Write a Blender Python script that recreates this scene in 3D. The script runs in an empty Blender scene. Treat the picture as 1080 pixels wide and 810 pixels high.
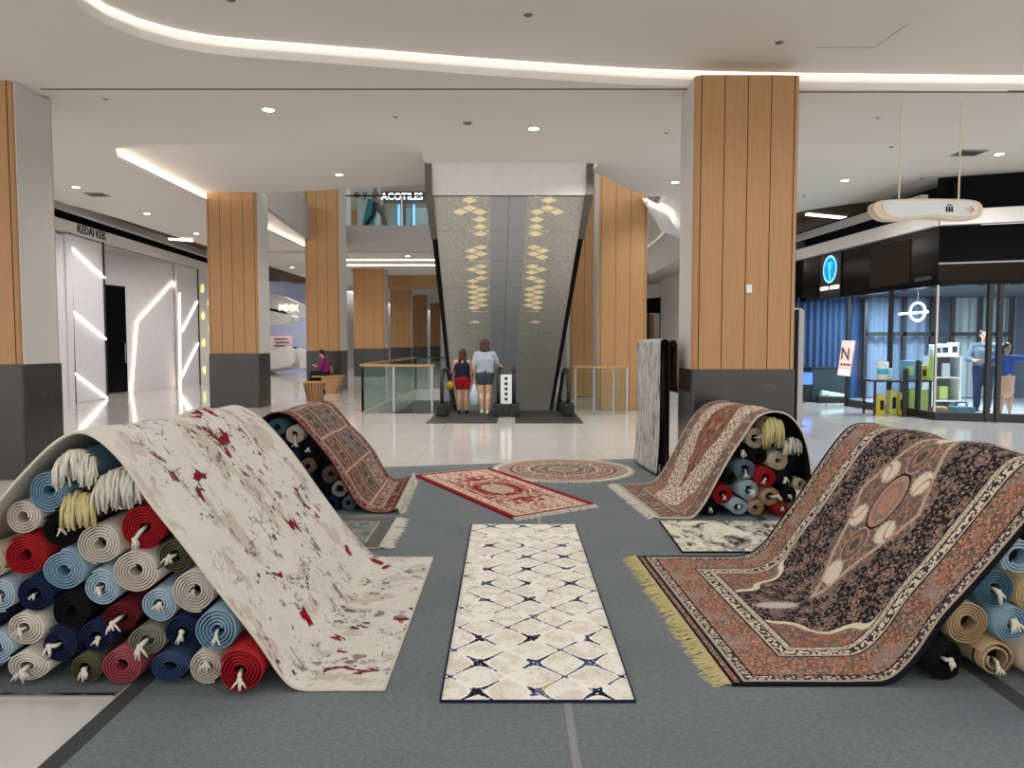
import bpy, bmesh, math, random
from mathutils import Vector, Matrix, noise
random.seed(7)
SC = bpy.context.scene
COL = SC.collection
PI = math.pi
# ------------------------------------------------------------------ camera
FPX = 780.0
EYE = 1.5
PITCH = math.atan(43/FPX)
cam = bpy.data.cameras.new('camera'); camo = bpy.data.objects.new('camera', cam); COL.objects.link(camo)
camo.location = (0, 0, EYE); camo.rotation_euler = (PI/2-PITCH, 0, 0)
cam.sensor_width = 36.0; cam.lens = 36.0*FPX/1080.0; cam.clip_end = 300
SC.camera = camo

def ray(px, py):
    a = (px-540)/FPX; v = (py-405)/FPX
    return Vector((a, math.cos(PITCH)-v*math.sin(PITCH), -(math.sin(PITCH)+v*math.cos(PITCH))))
def on_height(px, py, h=0.0):
    d = ray(px, py); t = (h-EYE)/d.z
    return Vector((d.x*t, d.y*t, h))
def on_depth(px, py, Y):
    d = ray(px, py); t = Y/d.y
    return Vector((d.x*t, Y, EYE+d.z*t))
def ceil_z(y):
    return 4.3+.43*min(1, max(0, (y-8.45)/3.75))
def on_ceiling(px, py, up=0.0):
    h = 4.3
    for _ in range(30): p = on_height(px, py, h+up); h = ceil_z(p.y)
    return p
def on_wall(px, py, a, b):
    """point of a vertical wall through plan points a, b"""
    d = ray(px, py); n = (b[1]-a[1], -(b[0]-a[0]))
    t = (a[0]*n[0]+a[1]*n[1])/(d.x*n[0]+d.y*n[1])
    return Vector((d.x*t, d.y*t, EYE+d.z*t))

# ------------------------------------------------------------------ node expressions
def lin(c):
    return tuple(((x/255.0)/12.92 if x/255.0 <= .04045 else ((x/255.0+.055)/1.055)**2.4) for x in c)
class V:
    def __init__(s, g, sock): s.g, s.k = g, sock
    def _b(s, op, o, rev=False):
        return s.g.m(op, o, s) if rev else s.g.m(op, s, o)
    def __add__(s, o): return s._b('ADD', o)
    def __radd__(s, o): return s._b('ADD', o)
    def __sub__(s, o): return s._b('SUBTRACT', o)
    def __rsub__(s, o): return s._b('SUBTRACT', o, True)
    def __mul__(s, o): return s._b('MULTIPLY', o)
    def __rmul__(s, o): return s._b('MULTIPLY', o)
    def __truediv__(s, o): return s._b('DIVIDE', o)
    def __gt__(s, o): return s._b('GREATER_THAN', o)
    def __lt__(s, o): return s._b('LESS_THAN', o)
    def abs(s): return s.g.m('ABSOLUTE', s)
    def min(s, o): return s._b('MINIMUM', o)
    def max(s, o): return s._b('MAXIMUM', o)
    def fract(s): return s.g.m('FRACT', s)
    def floor(s): return s.g.m('FLOOR', s)
    def cos(s): return s.g.m('COSINE', s)
    def sin(s): return s.g.m('SINE', s)
    def sqrt(s): return s.g.m('SQRT', s)
    def between(s, a, b): return (s > a)*(s < b)
    def pingpong(s, a): return s.g.m('PINGPONG', s, a)
class G:
    def __init__(s, name, rough=.9, spec=.2, metal=0.0):
        s.mat = bpy.data.materials.new(name); s.mat.use_nodes = True
        s.t = s.mat.node_tree; s.N = s.t.nodes; s.bsdf = s.N['Principled BSDF']
        s.set('Roughness', rough); s.set('Specular IOR Level', spec); s.set('Metallic', metal)
    def link(s, v, inp):
        if isinstance(v, V): s.t.links.new(v.k, inp)
        elif isinstance(v, (tuple, list)):
            inp.default_value = tuple(v)+(1.0,) if len(v) == 3 and len(inp.default_value) == 4 else tuple(v)
        else: inp.default_value = v
    def set(s, name, v):
        s.link(v, s.bsdf.inputs[name])
    def m(s, op, a, b=None):
        n = s.N.new('ShaderNodeMath'); n.operation = op
        s.link(a, n.inputs[0])
        if b is not None: s.link(b, n.inputs[1])
        return V(s, n.outputs[0])
    def mix(s, f, a, b, mode='MIX'):
        n = s.N.new('ShaderNodeMix'); n.data_type = 'RGBA'; n.blend_type = mode
        s.link(f, n.inputs[0]); s.link(a, n.inputs[6]); s.link(b, n.inputs[7])
        return V(s, n.outputs[2])
    def xyz(s, x, y, z=0.0):
        n = s.N.new('ShaderNodeCombineXYZ')
        for i, q in enumerate((x, y, z)): s.link(q, n.inputs[i])
        return V(s, n.outputs[0])
    def split(s, v):
        n = s.N.new('ShaderNodeSeparateXYZ'); s.t.links.new(v.k, n.inputs[0])
        return [V(s, o) for o in n.outputs]
    def uv(s):
        n = s.N.new('ShaderNodeTexCoord'); return s.split(V(s, n.outputs['UV']))[:2]
    def obj(s):
        n = s.N.new('ShaderNodeTexCoord'); return V(s, n.outputs['Object'])
    def pos(s):
        n = s.N.new('ShaderNodeNewGeometry'); return V(s, n.outputs['Position'])
    def noise(s, vec, scale, detail=2.0, rough=.5, dist=0.0):
        n = s.N.new('ShaderNodeTexNoise'); s.link(vec, n.inputs['Vector'])
        n.inputs['Scale'].default_value = scale; n.inputs['Detail'].default_value = detail
        n.inputs['Roughness'].default_value = rough; n.inputs['Distortion'].default_value = dist
        return V(s, n.outputs[0])
    def vor(s, vec, scale, feature='F1', rnd=1.0):
        n = s.N.new('ShaderNodeTexVoronoi'); n.voronoi_dimensions = '2D'; n.feature = feature
        s.link(vec, n.inputs['Vector']); n.inputs['Scale'].default_value = scale; n.inputs['Randomness'].default_value = rnd
        d = V(s, n.outputs['Distance'])
        if feature == 'DISTANCE_TO_EDGE': return d
        c = s.N.new('ShaderNodeSeparateColor'); s.t.links.new(n.outputs['Color'], c.inputs[0])
        return d, V(s, c.outputs[0]), V(s, c.outputs[1])
    def ramp(s, f, stops, const=True):
        n = s.N.new('ShaderNodeValToRGB'); r = n.color_ramp; r.interpolation = 'CONSTANT' if const else 'LINEAR'
        while len(r.elements) < len(stops): r.elements.new(.5)
        for e, (p, c) in zip(r.elements, stops):
            e.position = p; e.color = tuple(c)+(1,)
        s.link(f, n.inputs[0]); return V(s, n.outputs[0])
    def smooth(s, v, a, b):
        n = s.N.new('ShaderNodeMapRange'); n.interpolation_type = 'SMOOTHSTEP'
        s.link(v, n.inputs[0]); n.inputs[1].default_value = a; n.inputs[2].default_value = b
        return V(s, n.outputs[0])
    def bump(s, h, strength=.3, dist=.003):
        n = s.N.new('ShaderNodeBump'); n.inputs['Strength'].default_value = strength; n.inputs['Distance'].default_value = dist
        s.link(h, n.inputs['Height']); s.t.links.new(n.outputs[0], s.bsdf.inputs['Normal'])
    def color(s, c): s.set('Base Color', c); return s.mat
    def pile(s, c, vec, amt=.35):
        """woven pile: fine grain in colour and relief"""
        g = s.noise(vec, 420, 1.0)
        c = s.mix(1.0, c, s.ramp(g, [(0.0, (1-amt,)*3), (1.0, (1+0.0,)*3)], False), 'MULTIPLY')
        s.bump(g, .5, .004); return s.color(c)

def plain(name, rgb, rough=.6, spec=.4, metal=0.0, var=.06, scale=6.0):
    g = G(name, rough, spec, metal); c = lin(rgb)
    n = g.noise(g.obj(), scale, 3.0)
    return g.color(g.mix(n, tuple(x*(1-var) for x in c), tuple(min(1, x*(1+var)) for x in c)))
def glow(name, rgb, strength):
    g = G(name); g.set('Base Color', lin(rgb)); g.set('Emission Color', lin(rgb)); g.set('Emission Strength', strength)
    return g.mat
def glass(name, tint=(.9, .96, .95), refl=1.0, ior=1.45):
    m = bpy.data.materials.new(name); m.use_nodes = True; t = m.node_tree; t.nodes.clear()
    o = t.nodes.new('ShaderNodeOutputMaterial'); mx = t.nodes.new('ShaderNodeMixShader')
    tr = t.nodes.new('ShaderNodeBsdfTransparent'); gl = t.nodes.new('ShaderNodeBsdfGlossy'); fr = t.nodes.new('ShaderNodeFresnel')
    tr.inputs[0].default_value = tint+(1,); gl.inputs['Roughness'].default_value = .02; fr.inputs[0].default_value = ior
    gm = t.nodes.new('ShaderNodeNewGeometry'); iv = t.nodes.new('ShaderNodeMath'); iv.operation = 'SUBTRACT'; iv.inputs[0].default_value = 1.0
    ml = t.nodes.new('ShaderNodeMath'); ml.operation = 'MULTIPLY'; t.links.new(gm.outputs['Backfacing'], iv.inputs[1])
    t.links.new(fr.outputs[0], ml.inputs[0]); t.links.new(iv.outputs[0], ml.inputs[1]); t.links.new(ml.outputs[0], mx.inputs[0]); t.links.new(tr.outputs[0], mx.inputs[1]); t.links.new(gl.outputs[0], mx.inputs[2])
    t.links.new(mx.outputs[0], o.inputs[0]); return m

# ------------------------------------------------------------------ mesh builder
class MB:
    def __init__(s): s.v, s.f, s.uv, s.mi, s.cur = [], [], {}, [], 0
    def add(s, vs, fs):
        b = len(s.v); s.v += [Vector(q) for q in vs]
        for q in fs: s.f.append(tuple(i+b for i in q)); s.mi.append(s.cur)
        return b
    def box(s, x0, x1, y0, y1, z0, z1):
        s.add([(x0,y0,z0),(x1,y0,z0),(x1,y1,z0),(x0,y1,z0),(x0,y0,z1),(x1,y0,z1),(x1,y1,z1),(x0,y1,z1)],
              [(3,2,1,0),(4,5,6,7),(0,1,5,4),(1,2,6,5),(2,3,7,6),(3,0,4,7)]); return s
    def prism(s, poly, z0, z1):
        n = len(poly)
        s.add([(x,y,z0) for x,y in poly]+[(x,y,z1) for x,y in poly],
              [tuple(range(n-1,-1,-1)), tuple(range(n,2*n))]+[(i,(i+1)%n,n+(i+1)%n,n+i) for i in range(n)]); return s
    def slab(s, pts, off):
        """polygon of 3-D points extruded by a vector"""
        n = len(pts); o = Vector(off); p = [Vector(q) for q in pts]
        s.add(p+[q+o for q in p], [tuple(range(n-1,-1,-1)), tuple(range(n,2*n))]+[(i,(i+1)%n,n+(i+1)%n,n+i) for i in range(n)]); return s
    def beam(s, a, b, w, h, up=(0,0,1)):
        a, b = Vector(a), Vector(b); d = (b-a).normalized(); u = Vector(up); r = d.cross(u)
        if r.length < 1e-4: r = d.cross(Vector((0,1,0)))
        r.normalize(); u = r.cross(d)
        r *= w/2; u *= h/2
        s.add([a-r-u,a+r-u,a+r+u,a-r+u,b-r-u,b+r-u,b+r+u,b-r+u],
              [(3,2,1,0),(4,5,6,7),(0,1,5,4),(1,2,6,5),(2,3,7,6),(3,0,4,7)]); return s
    def tube(s, path, r, n=8, cap=True):
        path = [Vector(p) for p in path]; R = r if isinstance(r, (list, tuple)) else [r]*len(path)
        b0 = len(s.v); prev = None; vs = []
        for i, p in enumerate(path):
            d = (path[min(i+1,len(path)-1)]-path[max(i-1,0)])
            d = d.normalized() if d.length > 1e-9 else Vector((0,0,1))
            if prev is None:
                u = d.orthogonal().normalized()
            else:
                u = prev-d*prev.dot(d); u = u.normalized() if u.length > 1e-6 else d.orthogonal().normalized()
            prev = u; w = d.cross(u)
            vs += [p+(u*math.cos(2*PI*k/n)+w*math.sin(2*PI*k/n))*R[i] for k in range(n)]
        m = len(path); fs = []
        for i in range(m-1):
            for k in range(n): fs.append((i*n+k, i*n+(k+1)%n, (i+1)*n+(k+1)%n, (i+1)*n+k))
        if cap: fs += [tuple(range(n-1,-1,-1)), tuple(range((m-1)*n, m*n))]
        s.add(vs, fs); return s
    def lathe(s, prof, c=(0,0,0), n=24, axis='z'):
        vs, fs = [], []; c = Vector(c)
        for r, h in prof:
            for k in range(n):
                a = 2*PI*k/n; p = (r*math.cos(a), r*math.sin(a), h)
                if axis == 'y': p = (p[0], h, p[1])
                if axis == 'x': p = (h, p[0], p[1])
                vs.append(c+Vector(p))
        m = len(prof)
        for i in range(m-1):
            for k in range(n): fs.append((i*n+k, i*n+(k+1)%n, (i+1)*n+(k+1)%n, (i+1)*n+k))
        fs += [tuple(range(n-1,-1,-1)), tuple(range((m-1)*n, m*n))]
        s.add(vs, fs); return s
    def ball(s, c, r, seg=12, rings=8):
        rx, ry, rz = r if isinstance(r, (list, tuple)) else (r, r, r); c = Vector(c)
        vs = [c+Vector((0,0,-rz))]; fs = []
        for i in range(1, rings):
            a = -PI/2+PI*i/rings
            for k in range(seg):
                t = 2*PI*k/seg; vs.append(c+Vector((rx*math.cos(a)*math.cos(t), ry*math.cos(a)*math.sin(t), rz*math.sin(a))))
        vs.append(c+Vector((0,0,rz))); L = len(vs)-1
        for k in range(seg): fs.append((0, 1+(k+1)%seg, 1+k))
        for i in range(rings-2):
            for k in range(seg): fs.append((1+i*seg+k, 1+i*seg+(k+1)%seg, 1+(i+1)*seg+(k+1)%seg, 1+(i+1)*seg+k))
        for k in range(seg): fs.append((L, 1+(rings-2)*seg+k, 1+(rings-2)*seg+(k+1)%seg))
        s.add(vs, fs); return s
    def limb(s, a, b, ra, rb, n=10):
        """tapered capsule"""
        a, b = Vector(a), Vector(b); d = (b-a).normalized(); P, R = [], []
        for k in range(4): t = -PI/2+PI/2*k/4; P.append(a+d*ra*math.sin(t)); R.append(max(ra*math.cos(t), .0005))
        P.append(a); R.append(ra); P.append(b); R.append(rb)
        for k in range(1, 5): t = PI/2*k/4; P.append(b+d*rb*math.sin(t)); R.append(max(rb*math.cos(t), .0005))
        return s.tube(P, R, n)
    def mesh(s, name, mats, origin=(0,0,0), smooth=False):
        o = Vector(origin); me = bpy.data.meshes.new(name)
        me.from_pydata([tuple(v-o) for v in s.v], [], s.f)
        for m in (mats if isinstance(mats, (list, tuple)) else [mats]): me.materials.append(m)
        me.polygons.foreach_set('material_index', s.mi)
        if s.uv:
            l = me.uv_layers.new(name='UVMap')
            for i, lp in enumerate(me.loops):
                l.data[i].uv = s.uv.get(lp.vertex_index, (0,0))
        if smooth:
            me.polygons.foreach_set('use_smooth', [True]*len(me.polygons))
        me.update(); return me
    def build(s, name, mats, parent=None, origin=None, smooth=False, bevel=0.0, seg=2):
        if origin is None:
            if parent is not None: origin = (0,0,0) if parent.get('_local') else wloc(parent)
            else:
                lo = [min(v[i] for v in s.v) for i in range(3)]; hi = [max(v[i] for v in s.v) for i in range(3)]
                origin = ((lo[0]+hi[0])/2, (lo[1]+hi[1])/2, lo[2])
        me = s.mesh(name, mats, origin, smooth)
        o = bpy.data.objects.new(name, me); COL.objects.link(o)
        if parent is not None: o.parent = parent
        else: o.location = origin
        if bevel:
            b = o.modifiers.new('bevel', 'BEVEL'); b.width = bevel; b.segments = seg; b.limit_method = 'ANGLE'; b.angle_limit = .7
        if smooth == 'auto':
            pass
        return o
def wloc(o):
    p = Vector((0,0,0))
    while o is not None: p = p+o.location; o = o.parent
    return p
def tag(o, label=None, cat=None, group=None, kind=None):
    if label: o['label'] = label
    if cat: o['category'] = cat
    if group: o['group'] = group
    if kind: o['kind'] = kind
    return o
def thing(name, loc, label, cat, group=None, rotz=0.0):
    o = bpy.data.objects.new(name, None); COL.objects.link(o); o.location = loc; o.rotation_euler = (0,0,rotz)
    o.empty_display_size = .1
    return tag(o, label, cat, group)
def struct(mb, name, mat, **k):
    return tag(mb.build(name, mat, **k), kind='structure')
def fuse(mb, name, mat, parent, voxel=.012, smooth=4):
    """join overlapping shapes into one continuous skin (parent-local coordinates)"""
    me = mb.mesh('tmp', mat); o = bpy.data.objects.new('tmp', me); COL.objects.link(o)
    r = o.modifiers.new('r', 'REMESH'); r.mode = 'VOXEL'; r.voxel_size = voxel; r.use_smooth_shade = True
    if smooth:
        q = o.modifiers.new('s', 'SMOOTH'); q.factor = .5; q.iterations = smooth
    dg = bpy.context.evaluated_depsgraph_get(); n = bpy.data.meshes.new_from_object(o.evaluated_get(dg))
    bpy.data.objects.remove(o); bpy.data.meshes.remove(me)
    n.name = name; n.materials.clear(); n.materials.append(mat)
    n.polygons.foreach_set('use_smooth', [True]*len(n.polygons))
    ob = bpy.data.objects.new(name, n); COL.objects.link(ob)
    if parent is not None: ob.parent = parent
    return ob
def lettering(txt, size, mat, name, parent, loc, rot, depth=.012, align='CENTER', sx=1.0, shear=0.0):
    c = bpy.data.curves.new('t', 'FONT'); c.body = txt; c.size = size; c.extrude = depth; c.align_x = align; c.align_y = 'CENTER'; c.shear = shear
    c.resolution_u = 3
    o = bpy.data.objects.new('t', c); COL.objects.link(o)
    dg = bpy.context.evaluated_depsgraph_get(); me = bpy.data.meshes.new_from_object(o.evaluated_get(dg))
    bpy.data.objects.remove(o); me.name = name; me.materials.clear(); me.materials.append(mat)
    ob = bpy.data.objects.new(name, me); COL.objects.link(ob)
    if parent is not None: ob.parent = parent; ob.location = Vector(loc)-wloc(parent)
    else: ob.location = loc
    ob.rotation_euler = rot; ob.scale = (sx, 1, 1); return ob
# ------------------------------------------------------------------ materials: building
M = {}
def mat_floor():
    g = G('polished_tile', .12, .45); p = g.pos(); x, y, z = g.split(p)
    n = g.noise(p, 1.3, 6.0, .6); vein = g.noise(g.xyz(x*3, y*9, 0), 4.0, 8.0, .7, 1.5)
    c = g.mix(n, lin((188,186,183)), lin((206,204,201)))
    c = g.mix((vein > .68)*.55, c, lin((228,226,222)))
    joint = ((x/1.2).fract() < .004).max((y/1.2+.3).fract() < .004)
    c = g.mix(joint*.7, c, lin((120,118,115)))
    g.set('Roughness', g.noise(p, 3.0, 3.0)*.08+.06)
    return g.color(c)
M['floor'] = mat_floor()
def mat_carpet():
    g = G('grey_carpet', .98, .05); p = g.pos(); x, y, z = g.split(p)
    a = g.noise(g.xyz(x*9, y*22, 0), 4.0, 6.0, .75); b = g.noise(p, 260, 2.0, .7); d = g.noise(p, 1.6, 3.0)
    c = g.mix(g.smooth(a, .3, .7), lin((83,89,94)), lin((114,120,124)))
    c = g.mix(g.smooth(b, .35, .75)*.5, c, lin((150,155,158)))
    c = g.mix(g.smooth(d, .35, .7)*.25, c, lin((82,90,97)))
    g.bump(b, .6, .004); return g.color(c)
M['carpet'] = mat_carpet()
M['carpet_edge'] = plain('dark_carpet_edge', (66,68,70), .95, .1)
M['seam'] = plain('seam_tape', (128,131,133), .7, .2)
def mat_paint(name, rgb):
    g = G(name, .85, .25); n = g.noise(g.pos(), .8, 3.0); c = lin(rgb)
    return g.color(g.mix(n, tuple(x*.96 for x in c), tuple(x*1.03 for x in c)))
M['ceiling'] = mat_paint('ceiling_paint', (224,219,212))
M['white_paint'] = mat_paint('white_paint', (226,224,222))
M['grey_paint'] = mat_paint('grey_paint', (172,170,168))
M['dark_gap'] = plain('dark_void', (18,18,19), .8, .1)
M['slit'] = plain('shadow_slit', (105,98,90), .8, .1)
def mat_timber():
    g = G('timber_veneer', .5, .35); p = g.pos(); x, y, z = g.split(p)
    grain = g.noise(g.xyz(x*26, y*26, z*1.1), 2.2, 6.0, .65); fine = g.noise(g.xyz(x*140, y*140, z*2), 3.0, 3.0)
    c = g.mix(grain, lin((158,114,72)), lin((190,148,103)))
    c = g.mix(g.smooth(fine, .55, .8)*.35, c, lin((146,106,66)))
    return g.color(c)
M['timber'] = mat_timber()
M['groove'] = plain('timber_groove', (48,34,22), .8, .1)
def mat_stone():
    g = G('dark_stone', .22, .4); p = g.pos(); x, y, z = g.split(p)
    v = g.noise(g.xyz(x*1.2, y*1.2, z*4), 1.7, 8.0, .75, 2.0); n = g.noise(p, 9, 4.0)
    c = g.mix(n, lin((46,45,44)), lin((58,57,55)))
    c = g.mix(v.between(.655, .663)*.5, c, lin((140,138,134)))
    return g.color(c)
M['stone'] = mat_stone()
def mat_brushed(name, a, b, rough, metal):
    g = G(name, rough, .5, metal); p = g.pos(); x, y, z = g.split(p)
    n = g.noise(g.xyz(x*60, y*60, z*.8), 2.0, 3.0)
    return g.color(g.mix(n, lin(a), lin(b)))
M['panel_pale'] = mat_brushed('pale_laminate', (184,179,173), (200,196,191), .5, 0)
M['steel'] = mat_brushed('brushed_steel', (150,150,150), (180,180,180), .3, 1)
M['black_metal'] = plain('black_metal', (22,22,23), .4, .5)
M['rubber'] = plain('black_rubber', (14,14,15), .45, .5)
M['grey_clad'] = plain('grey_cladding', (104,97,90), .4, .5)
M['plate'] = plain('floor_plate', (58,59,60), .5, .5, .4)
M['glass'] = glass('clear_glass')
M['shop_glass'] = glass('shopfront_glass', (.86,.94,.98), 1.0, 1.30)
M['rail_wood'] = plain('handrail_wood', (176,136,88), .45, .4, 0, .15, 12)
M['slat'] = plain('ceiling_slat', (96,74,48), .6, .3, 0, .15)
M['led'] = glow('led_strip', (255,248,238), 2.6)
M['led_cove'] = glow('cove_led', (255,246,232), 3.2)
M['led_warm'] = glow('warm_led', (255,226,190), 2.8)
M['lamp'] = glow('downlight_lens', (255,250,242), 14.0)
M['ring'] = plain('downlight_ring', (225,223,220), .5, .4)
M['beige_frame'] = plain('sign_frame', (226,208,184), .45, .4)
M['sign_face'] = plain('sign_face', (226,230,232), .35, .4)
M['orange'] = plain('sign_orange', (232,120,60), .5, .3)
M['ink'] = plain('sign_ink', (35,35,38), .6, .3)
M['shop_white'] = plain('cool_white_lacquer', (222,220,228), .35, .4)
M['white'] = plain('white_lacquer', (228,226,224), .35, .4)
M['white_letter'] = glow('lit_letters', (255,255,255), 2.2)
M['black_gloss'] = plain('black_gloss', (7,7,9), .14, .10)
M['dark_wood'] = plain('dark_timber', (30,20,15), .5, .15, 0, .2, 20)
# ------------------------------------------------------------------ materials: cloth, cord
CREAM = lin((226,221,206)); 
def cloth(name, rgb, amt=.3):
    g = G(name, .95, .08); p = g.obj(); return g.pile(lin(rgb), p, amt)
M['cord'] = cloth('cream_cord', (222,217,203)); M['cord_yellow'] = cloth('yellowed_cord', (207,192,140))
M['backing'] = cloth('rug_backing', (206,199,184))
M['bind_dark'] = cloth('dark_binding', (24,24,30)); M['bind_cream'] = cloth('cream_binding', (214,206,190))
M['bind_red'] = cloth('red_binding', (140,28,40)); M['bind_navy'] = cloth('navy_binding', (30,38,66)); M['bind_maroon'] = cloth('maroon_binding', (82,30,36))
ROLLC = {}
for k, a, b in [('blue',(96,132,156),(142,170,188)), ('teal',(52,84,100),(84,114,128)), ('lightblue',(134,160,180),(176,196,208)),
                ('cream',(176,164,150),(222,214,202)), ('beige',(160,146,124),(202,188,166)), ('tan',(140,116,86),(194,166,128)),
                ('red',(140,22,30),(166,40,44)), ('maroon',(70,18,24),(98,34,38)), ('rose',(136,50,60),(172,92,98)),
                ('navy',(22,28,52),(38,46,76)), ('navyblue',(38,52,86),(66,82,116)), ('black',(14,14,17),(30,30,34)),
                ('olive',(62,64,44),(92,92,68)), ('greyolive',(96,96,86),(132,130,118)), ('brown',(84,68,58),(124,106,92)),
                ('grey',(136,134,130),(186,184,180)), ('steel',(76,92,104),(112,128,138))]:
    ROLLC[k] = (cloth('roll_'+k, a, .35), cloth('roll_edge_'+k, b, .3))
M['core'] = cloth('roll_core', (30,28,26))  # dark cloth painting the shade inside rolls and under the rust rug

# ------------------------------------------------------------------ materials: rug designs (u, v in metres from the middle)
def flower(g, vec, scale, pal, bg, th=.42, ring=None, rnd=1.0):
    d, r, r2 = g.vor(vec, scale, 'F1', rnd)
    c = g.ramp(r, pal)
    if ring: c = g.mix(d.between(th*.52, th*.74), c, ring)
    return g.mix(d > th, c, bg)
def spotted(g, a, b, vec, scale, th=.5):
    return g.mix(g.noise(vec, scale, 2.0, .6) > th, a, b)

def rug_abstract():
    g = G('abstract_cream_red', .95, .1); u, v = g.uv(); vec = g.xyz(u, v, 0)
    wob = g.noise(vec, 3.0, 3.0); 
    c = g.mix(g.noise(vec, 5, 5.0, .6), lin((204,199,190)), lin((222,218,211)))
    # rubbed taupe clouds, elongated along the rug
    t = g.noise(g.xyz(u*.9+5, v*1.2, 1.3), 3.0, 5.0, .60)
    mid = g.smooth(v.abs(), 1.0, .62)
    edgeu = g.smooth(u, -.75, -1.35)
    dens = mid.max(edgeu)
    c = g.mix(g.smooth(t, .545, .575)*.6, c, lin((178,164,148)))
    t2 = g.noise(g.xyz(u*1.3+9, v*1.2, 4.3), 4.2, 6.0, .66)
    c = g.mix(g.smooth(t2, .60, .615)*.85*dens, c, lin((118,104,90)))
    b = g.noise(g.xyz(u*2.2, v*3+3, 7.7), 6, 5.0, .7)
    c = g.mix(g.smooth(b, .57, .62)*.75*dens, c, lin((176,184,194)))
    # fine dark cracks and brush strokes
    k = g.noise(g.xyz(u*1.1, v*1.3, 2.2), 3.2, 6.0, .62, .8)
    gate = g.noise(g.xyz(u, v, 9.1), 3.4, 2.0)
    c = g.mix(k.between(.494, .509)*(gate > .53)*dens, c, lin((70,60,54)))
    k2 = g.noise(g.xyz(u*1.2+3, v*1.6, 6.2), 5.5, 6.0, .68, .4)
    c = g.mix((k2 > .63)*(gate > .45)*dens, c, lin((54,47,43)))
    # crimson splashes
    r = g.noise(g.xyz(u*1.2+1.7, v*1.5, 11.2), 4.6, 5.0, .62, .6)
    gr = g.noise(g.xyz(u*.9, v*.9, 15.0), 2.6, 1.0)
    c = g.mix((r > .628)*(gr > .46)*dens, c, lin((132,16,32)))
    c = g.mix((r.between(.606, .627))*(gr > .5)*dens, c, lin((62,30,32)))
    return g.pile(c, vec, .22)
def rug_trellis():
    g = G('trellis_cream_navy', .95, .1); u, v = g.uv(); vec = g.xyz(u, v, 0)
    n = g.noise(vec, 9, 5.0, .65)
    c = g.mix(g.smooth(n, .42, .58), lin((222,215,202)), lin((238,234,226)))
    n2 = g.noise(g.xyz(u, v, 3), 30, 4.0, .7)
    c = g.mix((n2 > .60)*.8, c, lin((196,186,168)))
    w = (g.noise(vec, 18, 3.0)-.5)*.25
    a = (v*(2*PI/.26)+PI).cos(); b = (u*(2*PI/.285)).cos()
    f = a+b+w+a*b*0.0+(v*(4*PI/.26)).cos()*.16-(u*(4*PI/.285)).cos()*.16
    sa, sb = (v*(2*PI/.26)+PI).sin(), (u*(2*PI/.285)).sin()
    dist = f.abs()/((sa*sa+sb*sb)+.22).sqrt()
    line = dist < .125
    c = g.mix((dist < .30), c, lin((240,237,230)))
    seg = g.noise(g.xyz(u, v, 8), 5.5, 2.0); hue = g.noise(g.xyz(u, v, 12), 4.3, 2.0); rag = g.noise(vec, 60, 2.0)
    ink = g.ramp(hue, [(0, lin((24,28,46))), (.46, lin((44,58,98))), (.58, lin((96,106,124))), (.67, lin((196,164,88)))])
    on = line*(seg > .455)*(rag > .38)
    c = g.mix(on, c, ink)
    return g.pile(c, vec, .2)
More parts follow.
